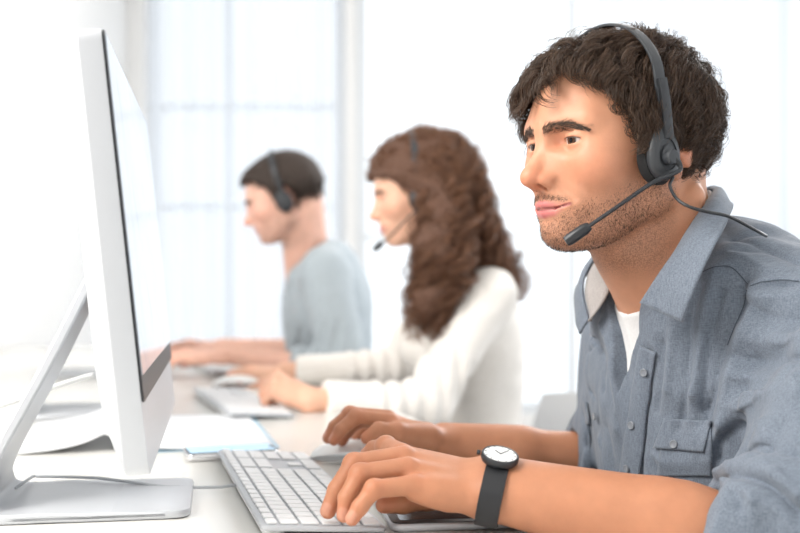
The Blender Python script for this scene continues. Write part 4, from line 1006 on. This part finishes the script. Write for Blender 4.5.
# ------------------------------------------------------------------ wristwatch
wt = empty('wristwatch', P(497, 490, .945), 'black wristwatch with a white dial on the bearded man\'s wrist', 'wristwatch')
ax = nrm(LE-LW); wc = P(493.5, 491, .950); ref = nrm(P(494, 464, .945)-wc); ref = nrm(ref-ax*(ref@ax)+np.array([0, -.10, 0])); rf2 = np.cross(ax, ref); ring = []
for a in np.linspace(0, 2*PI, 49)[:-1]:
    d = ref*math.cos(a)+rf2*math.sin(a); o = wc[None]+0; p = trace(man_skin, o, d[None], lim=.08)[0]; ring.append(p+d*.0015)
ring = np.array(ring+ring[:1]); 
def strapmesh(ring, w_, t_):
    V, F = [], []; n = len(ring)-1
    for i in range(n):
        d = nrm(ring[i]-wc); 
        for sx, sd_ in ((-1, 0), (-1, 1), (1, 1), (1, 0)): V.append(ring[i]+ax*sx*w_/2*(1.0 if sd_ == 0 else .97)+d*t_*sd_)
    for i in range(n):
        j = (i+1) % n
        for k in range(4): F.append((i*4+k, j*4+k, j*4+(k+1) % 4, i*4+(k+1) % 4))
    return np.array(V), F
put('strap', strapmesh(ring, .0205, .0022), None, M['strap'], wt)
tp = ring[0]+ref*.001; fr = frame(tp, ax, np.cross(ref, ax), ref); kk = 40
put('case', lathe([(.0001, 0), (.0160, 0), (.0170, .002), (.0170, .0055), (.0162, .0068), (.0150, .0070), (.0147, .0062), (.0001, .0062)], kk), fr, M['black'], wt)
put('dial', lathe([(.0001, .0060), (.0148, .0060), (.0148, .0065), (.0001, .0065)], kk), fr, M['dial'], wt)
def hnd(a, L_, w_): g = box(w_, L_, .0004, .0002, (0, L_/2-.001, .0072)); c, s = math.cos(a), math.sin(a); return g[0]@np.array([[c, s, 0], [-s, c, 0], [0, 0, 1]]), g[1]
put('watch_hand', hnd(.9, .008, .0011), fr, M['black'], wt); put('watch_hand', hnd(-.6, .012, .0008), fr, M['black'], wt)
put('hour_mark', join(*[(lambda g, a: (g[0]@np.array([[math.cos(a), math.sin(a), 0], [-math.sin(a), math.cos(a), 0], [0, 0, 1]]), g[1]))(box(.0008, .002, .0003, .0001, (0, .0132, .0069)), k*PI/6) for k in range(12)]), fr, M['black'], wt)
g = lathe([(.0001, 0), (.0022, 0), (.0024, .001), (.0022, .003), (.0001, .0032)], 14); put('crown', g, frame(tp-ax*.0178+ref*.0038, rf2, ref, -ax), M['black'], wt)
# ------------------------------------------------------------------ the woman and the far man
class Torso:
    def __init__(s, c, phi): s.c = np.array([c[0], c[1], 0]); s.F = np.array([-math.cos(phi), -math.sin(phi), 0]); s.L = np.array([math.sin(phi), -math.cos(phi), 0]); s.R = np.stack([s.F, s.L, (0, 0, 1.0)])
    def __call__(s, f, l, z): return s.c+s.F*f+s.L*l+np.array([0, 0, z])
    def loc(s, Q): return (Q-s.c)@s.R.T
def background_person(nm, label, H, TT, z0, arms, cloth, clothname, skin, lip, female, sleeve_end, k=1.0, beard=0.0, neck_f=.05, vneck=0.0):
    root = empty('person', TT(0, 0, 0), label, 'person'); sh = .155 if not female else .140
    J = [a['hand'] for a in arms]; S = [TT(.01, s*sh, z0) for s in (1, -1)]
    Hf = [hand_sdf(j) for j in J]; nb = TT(neck_f, 0, z0-.005); hb = H.wld((-.028, 0, -.020)); nr = .056 if not female else .046
    def skinf(Q):
        d = near(Q, H.O, .17, lambda q: H.sdf(H.loc(q))*H.k); d = smin(d, rc(Q, nb, hb, nr*1.05, nr), .015); d = smin(d, rc(Q, hb, H.wld((.03, 0, -.075)), nr*.7, .02), .02)
        d = smin(d, ell(Q-TT(0, 0, z0-.10), (0, 0, 0), (.078, .125, .13), TT.R), .03); d = smin(d, rc(Q, S[0], S[1], .032), .03)
        for a, s_, hf in zip(arms, S, Hf):
            d = smin(d, rc(Q, s_, a['elbow'], .034, .032), .02); d = smin(d, rc(Q, a['elbow'], a['wrist'], .034*k, .021*k), .02)
            d = smin(d, near(Q, a['wrist'], .22, hf), .012)
        return d
    lo = np.minimum.reduce([H.O-.2, *[a['wrist']-.25 for a in arms], TT(0, 0, z0-.3)-np.array([.25, .3, 0])]); hi = np.maximum.reduce([H.O+.2, TT(0, 0, z0)+np.array([.25, .3, .1])])
    V, F = surface(skinf, lo, hi, .0032, 2); C, Sb = H.colors(H.loc(V), skin, lip, beard); hd = np.linalg.norm(V-H.O, axis=1) < .19; Sb = Sb*hd; C[~hd] = skin; C = hand_color(C, V, J)
    mk('body', V, F, M['skin_far'], root, True, {'Col': C, 'Stubble': Sb})
    eyes(H, nrm(np.array([.93, .0, -.32])), root, iris=(.06, .03, .015)); lashes(H, root, M['hair_short'], r=.0006); brows(H, root, M['hair_short'], 200 if female else 300, .00022 if female else .0003, dens=.7 if female else 1.0)
    def clothf(Q):
        if female:
            d = ell(Q-TT(0, 0, z0-.10), (0, 0, 0), (.100, .155, .17), TT.R); d = smin(d, ell(Q-TT(0, 0, z0-.30), (0, 0, 0), (.095, .135, .18), TT.R), .06)
            for s in (1, -1): d = smin(d, ell(Q-TT(.075, s*.062, z0-.115), (0, 0, 0), (.062, .060, .060), TT.R), .03)
            d = smin(d, rc(Q, TT(0, .06, z0+.02), TT(0, -.06, z0+.02), .045), .04); d = smin(d, rc(Q, S[0], S[1], .048), .03); ru, re, rw_ = .050, .046, .032
        else:
            d = ell(Q-TT(0, 0, z0-.10), (0, 0, 0), (.118, .175, .18), TT.R); d = smin(d, ell(Q-TT(-.01, 0, z0-.31), (0, 0, 0), (.110, .155, .19), TT.R), .06)
            d = smin(d, rc(Q, TT(-.01, .06, z0+.03), TT(-.01, -.06, z0+.03), .045), .04); d = smin(d, rc(Q, TT(.055, .04, z0-.005), TT(.055, -.04, z0-.005), .050), .03); d = smin(d, rc(Q, S[0], S[1], .055), .03); ru, re, rw_ = .060, .054, .036
        for a, s_ in zip(arms, S):
            e, w_ = a['elbow'], a['wrist']; c = e+(w_-e)*sleeve_end; ax = nrm(w_-e)
            d = smin(d, rc(Q, s_, e+np.array([0, 0, .012]), ru, re), .022); sl = rc(Q, e, c+ax*.03, re, rw_); sl = smin(sl, rc(Q, c-ax*.05, c+ax*.03, rw_+.002, rw_*.98), .01)
            d = smin(d, sl, .02); cut = (Q-c)@ax; m = np.linalg.norm(Q-c, axis=1) < .12; d = np.where(m, smax(d, cut, .004), d)
            d = np.where(np.linalg.norm(Q-w_, axis=1) < .02, np.maximum(d, .001), d)
        q = TT.loc(Q); d = d-.0050*wob(q*np.array([1, 1, .6]), 42, 3)-.0018*wob(q, 110, 9)
        for a in arms:
            t_ = (Q-a['elbow'])@nrm(a['wrist']-a['elbow']); m = np.linalg.norm(Q-a['elbow'], axis=1) < .12; d = d-np.where(m, .003*np.sin(t_*190), 0)
        return smax(d, -rc(Q, nb+TT.F*.015, hb+np.array([0, 0, .02]), nr*1.06+vneck, nr*1.3+vneck), .006)
    lo2 = lo.copy(); lo2[2] = z0-.46; V, F = surface(clothf, lo2, hi, .0048, 1, 2.2); cl = mk(clothname, V, F, M[cloth], root)
    lower(root, TT(-.03, 0, 0), TT.F, TT.L, hipz=z0-.43)
    return root, cl, clothf
def hj(W, f, b, t, **k): return hand_joints(W, f, b, t, **k)
# woman in cream
T2 = Torso((.150, 2.17), math.radians(14)); H2 = Head(P(424, 198, 2.10), math.radians(4), math.radians(12), .94, True)
w2 = [P(312, 400, 1.84), P(284, 372, 2.28)]
a2 = [dict(elbow=np.array([.050, 1.93, .748]), wrist=w2[0], hand=hj(w2[0], (-.62, .05, .30), (-.25, -.50, 1), (-.1, 1, .3), k=.86, curl=(68, 58, 30))),
      dict(elbow=np.array([-.005, 2.33, .785]), wrist=w2[1], hand=hj(w2[1], (-.97, 0, .06), (0, -.15, 1), (0, -1, -.1), k=.88, curl=(18, 35, 25)))]
woman, knit, knitf = background_person('woman', 'woman with long wavy brown hair in a cream sweater, wearing a headset', H2, T2, .952, a2, 'knit', 'sweater', (.80, .47, .33), (.68, .27, .24), True, .90)
# man in pale grey
T3 = Torso((-.185, 2.68), math.radians(5)); H3 = Head(P(288, 201, 2.60), math.radians(2), math.radians(20), .97)
w3 = [P(222, 354, 2.46), P(222, 346, 2.86)]
a3 = [dict(elbow=np.array([-.130, 2.44, .768]), wrist=w3[0], hand=hj(w3[0], (-.98, 0, .02), (0, -.2, 1), (0, 1, 0), curl=(15, 30, 20))),
      dict(elbow=np.array([-.170, 2.90, .785]), wrist=w3[1], hand=hj(w3[1], (-.98, 0, .10), (0, .1, 1), (0, -1, 0), curl=(20, 35, 20)))]
fman, jersey, jerf = background_person('man', 'dark-haired man in a pale grey top and headset, farthest from the camera', H3, T3, 1.0, a3, 'henley', 'long_sleeved_top', (.82, .49, .38), (.70, .33, .30), False, .42, beard=.7, vneck=.006)
# far man's hair
def cap3(Q):
    sk = H3.skull(Q); x, y, z = Q.T; th = np.interp(z, [-.06, -.02, .03, .08, .13], [.003, .006, .010, .013, .016])*np.interp(x, [-.1, .05, .09], [1, 1, 1.3])+.001*wob(Q, 110, 4)
    hl_ = np.interp(x, [-.2, -.062, -.045, -.016, -.010, .008, .014, .026, .040, .055, .070, .2], [-.085, -.080, -.06, -.030, .030, .030, -.010, .004, .045, .058, .074, .078])
    return smax(sk-th, (hl_-z)*.7, .010)
V, F = surface(cap3, (-.14, -.12, -.09), (.14, .12, .17), .004, 1); mk('hair', H3.wld(V), F, M['hair_scalp'], fman)
def mask3(p):
    x, y, z = p.T; return z > np.interp(x, [-.2, -.062, -.045, -.016, -.010, .008, .014, .026, .040, .055, .070, .2], [-.080, -.078, -.06, -.030, .030, .030, -.010, .004, .045, .058, .074, .076])
V, F = grow(H3, mask3, lambda p, t: nrm(np.column_stack([.8*np.clip((p[:, 2]-.05)/.05, 0, 1)-.1, .3*np.sign(p[:, 1]), -1.1*(1-np.clip((p[:, 2]-.04)/.05, 0, 1))])), 500, 14, .022, T=7, rmin=.004, rmax=.019, lift=1.0, curl=.0008, nz=.3, rad=.0005, spread=.004, sd=8)
mk('hair_lock', V, F, M['hair_short'], fman)
# henley placket and buttons
def cast_on(tree, u, v): return cast(tree, u, v)
JT = bvh(*[np.array([v.co for v in jersey.data.vertices])+wloc(fman), [tuple(p.vertices) for p in jersey.data.polygons]])
for u, v in ((299, 283), (297, 296), (295, 310)):
    q, n_ = cast(JT, u, v)
    if q is not None: fr, vf = disc(q+n_*.001, n_, .005, .002); put('button', vf, fr, M['alu_white'], jersey)
# woman's hair
def hair2():
    ear = lambda x, y, z: H2.wld((x, y, z))
    ch = [(P(436, 195, 2.03), P(437, 250, 1.985), .045, .052), (P(437, 250, 1.985), P(428, 300, 1.975), .052, .036), (P(428, 300, 1.975), P(424, 330, 1.975), .036, .014),
          (P(455, 185, 2.12), P(472, 225, 2.09), .080, .062), (P(472, 225, 2.09), P(492, 262, 2.07), .060, .040), (P(492, 262, 2.07), P(510, 288, 2.10), .038, .016), (P(440, 215, 2.05), P(458, 250, 2.03), .06, .05),
          (P(455, 190, 2.22), P(480, 260, 2.24), .07, .04)]
    def f(Q):
        L_ = H2.loc(Q); x, y, z = L_.T; d = (H2.skull(L_)-np.interp(x, [-.05, .05, .09], [.026, .022, .014]))*H2.k
        hl_ = np.interp(x, [-.2, -.06, -.02, .005, .03, .055, .075, .2], [-.09, -.09, -.07, -.045, .012, .045, .064, .066]); d = smax(d, (hl_-z)*.6, .012)
        for a, b_, r1, r2 in ch: d = smin(d, rc(Q, a, b_, r1*.76, r2*.70), .03)
        d = smax(d, -(ell(L_, (.075, .02, -.03), (.062, .085, .085))), .01)
        return d-.010*wob(Q*np.array([1, 1, .6]), 75, 5)-.005*wob(Q, 150, 6)
    V, F = surface(f, H2.O-np.array([.18, .25, .30]), H2.O+np.array([.26, .25, .20]), .0045, 1); mk('hair', V, F, M['hair_brown_mass'], woman)
    r = np.random.default_rng(4); n = 620; roots = np.zeros((0, 3))
    while len(roots) < n:
        d = nrm(r.normal(size=(3000, 3))); p = trace(H2.skull, np.repeat(np.array([[0, 0, .03]]), 3000, 0), d); x, y, z = p.T
        roots = np.concatenate([roots, p[(z > np.interp(x, [-.2, -.06, -.02, .005, .03, .055, .075, .2], [-.05, -.05, -.04, -.02, .02, .05, .068, .07]))]])
    roots = roots[:n]; paths = []
    for p in roots:
        sgn = 1 if p[1] > -.025 else -1; back = r.uniform() < (.62 if p[0] < .0 else .25); N = nrm(p-np.array([0, 0, .03]))
        p0 = H2.wld(p); p1 = H2.wld(p+N*.024+np.array([-.018, 0, .002])); yy = r.uniform(.075, .105)*sgn
        if back: mid = H2.wld((r.uniform(-.13, -.05), yy*.8*r.uniform(.2, 1), r.uniform(-.03, .02)))
        else: mid = H2.wld((r.uniform(-.075, .012), yy, r.uniform(-.045, .01)))
        if sgn > 0:
            if back: m2, tip = P(r.uniform(462, 500), r.uniform(225, 245), r.uniform(2.02, 2.16)), P(r.uniform(475, 526), r.uniform(262, 303), r.uniform(2.04, 2.2))
            else: m2, tip = P(r.uniform(418, 470), r.uniform(248, 268), r.uniform(1.955, 2.02)), P(r.uniform(404, 452), r.uniform(292, 344), r.uniform(1.95, 2.0))
        else: m2, tip = P(r.uniform(430, 490), r.uniform(235, 250), r.uniform(2.2, 2.28)), P(r.uniform(430, 505), r.uniform(265, 300), r.uniform(2.2, 2.3))
        paths.append(spline([p0, p1, mid, m2, tip], 54))
    G = np.stack(paths); t = np.linspace(0, 1, 54)[None, :, None]; tan = nrm(np.gradient(G, axis=1)); a = nrm(np.cross(tan, np.array([.3, .9, .2]))); b_ = np.cross(tan, a)
    L_ = np.linalg.norm(np.diff(G, axis=1), axis=2).sum(1)[:, None, None]; ph = r.uniform(0, 6.3, (n, 1, 1)); w_ = t*L_*2*PI/.055; env = np.clip((t-.25)*2.5, 0, 1)
    G = G+(a*np.cos(w_+ph)+b_*np.sin(w_+ph))*.0155*env*r.uniform(.5, 1.3, (n, 1, 1)); K = np.repeat(G, 11, 0); off = r.normal(size=(len(K), 1, 3))*.0048; K = K+off*(1-.45*t)
    V, F = strands_mesh(K, .00055*r.uniform(.7, 1.3, len(K))); mk('hair_lock', V, F, M['hair_brown'], woman)
hair2()
headset(H2, 'black headset on the woman with long brown hair', boom=[(.025, .098, -.022), (.060, .085, -.045), (.090, .060, -.066), (.112, .035, -.078)], band_r=.030, xoff=(.024, .026, .012), mic_r=.0065)
headset(H3, 'black headset on the man in pale grey', boom=None, xoff=(.012, .016, .010), band_r=.020)

# ------------------------------------------------------------------ office chairs
def chair(c, F_, Lv, label, seat=.468, back_h=.25, backoff=.17):
    F_, Lv = np.array(F_), np.array(Lv); root = empty('office_chair', (c[0], c[1], 0), label, 'chair', 'white office chairs'); c = np.array([c[0], c[1], 0]); fr = frame(c, F_, Lv, (0, 0, 1))
    put('seat', (lambda g: (g[0]+np.array([.10, 0, seat-.06]), g[1]))(prism(rrect(.46, .46, .09, 6), -.02, .03, .018, 3)), fr, M['chair'], root)
    n, m = 14, 10; V = []
    for k in (0, 1):
        for i in range(n):
            for j in range(m):
                s = -1+2*i/(n-1); t = j/(m-1); wv = .205*(1-.18*t*t); V.append((-backoff-.028+.06*s*s*.8-.05*t-.012*k, s*wv, seat+.02+back_h*t*(1-.06*s*s)))
    N = n*m; F = [(i*m+j, i*m+j+1, (i+1)*m+j+1, (i+1)*m+j) for i in range(n-1) for j in range(m-1)]; F += [tuple(q+N for q in f[::-1]) for f in F]
    bd = [i*m for i in range(n)]+[(n-1)*m+j for j in range(1, m)]+[i*m+m-1 for i in range(n-2, -1, -1)]+[j for j in range(m-2, 0, -1)]
    for a, b_ in zip(bd, bd[1:]+bd[:1]): F.append((b_, a, a+N, b_+N))
    put('backrest', (np.array(V), F), fr, M['chair'], root)
    put('back_support', tube([(-.02, 0, seat-.07), (-backoff-.01, 0, seat-.05), (-backoff-.05, 0, seat+.12)], .014, 10), fr, M['chrome'], root)
    put('post', tube([(.08, 0, .09), (.08, 0, seat-.07)], .025, 16), fr, M['chrome'], root)
    for k in range(5):
        a = 2*PI*k/5+.3; e = np.array([.08+.27*math.cos(a), .27*math.sin(a), .075]); put('base_arm', tube([(.08, 0, .10), e], [.024, .014], 10), fr, M['chrome'], root)
        g = lathe([(.0001, -.011), (.022, -.011), (.025, -.006), (.025, .006), (.022, .011), (.0001, .011)], 20); wv = frame(e-np.array([0, 0, .047]), (math.cos(a), math.sin(a), 0), (0, 0, 1), (math.sin(a), -math.cos(a), 0)); put('caster', (wv(g[0]), g[1]), fr, M['rubber'], root)
chair(PC-TF[:2]*.03, TF, TL, 'white office chair under the bearded man in front')
chair(T2(-.02, 0, 0)[:2], T2.F, T2.L, 'white office chair under the woman in cream')
chair(T3(-.02, 0, 0)[:2], T3.F, T3.L, 'white office chair under the man in pale grey', seat=.515)
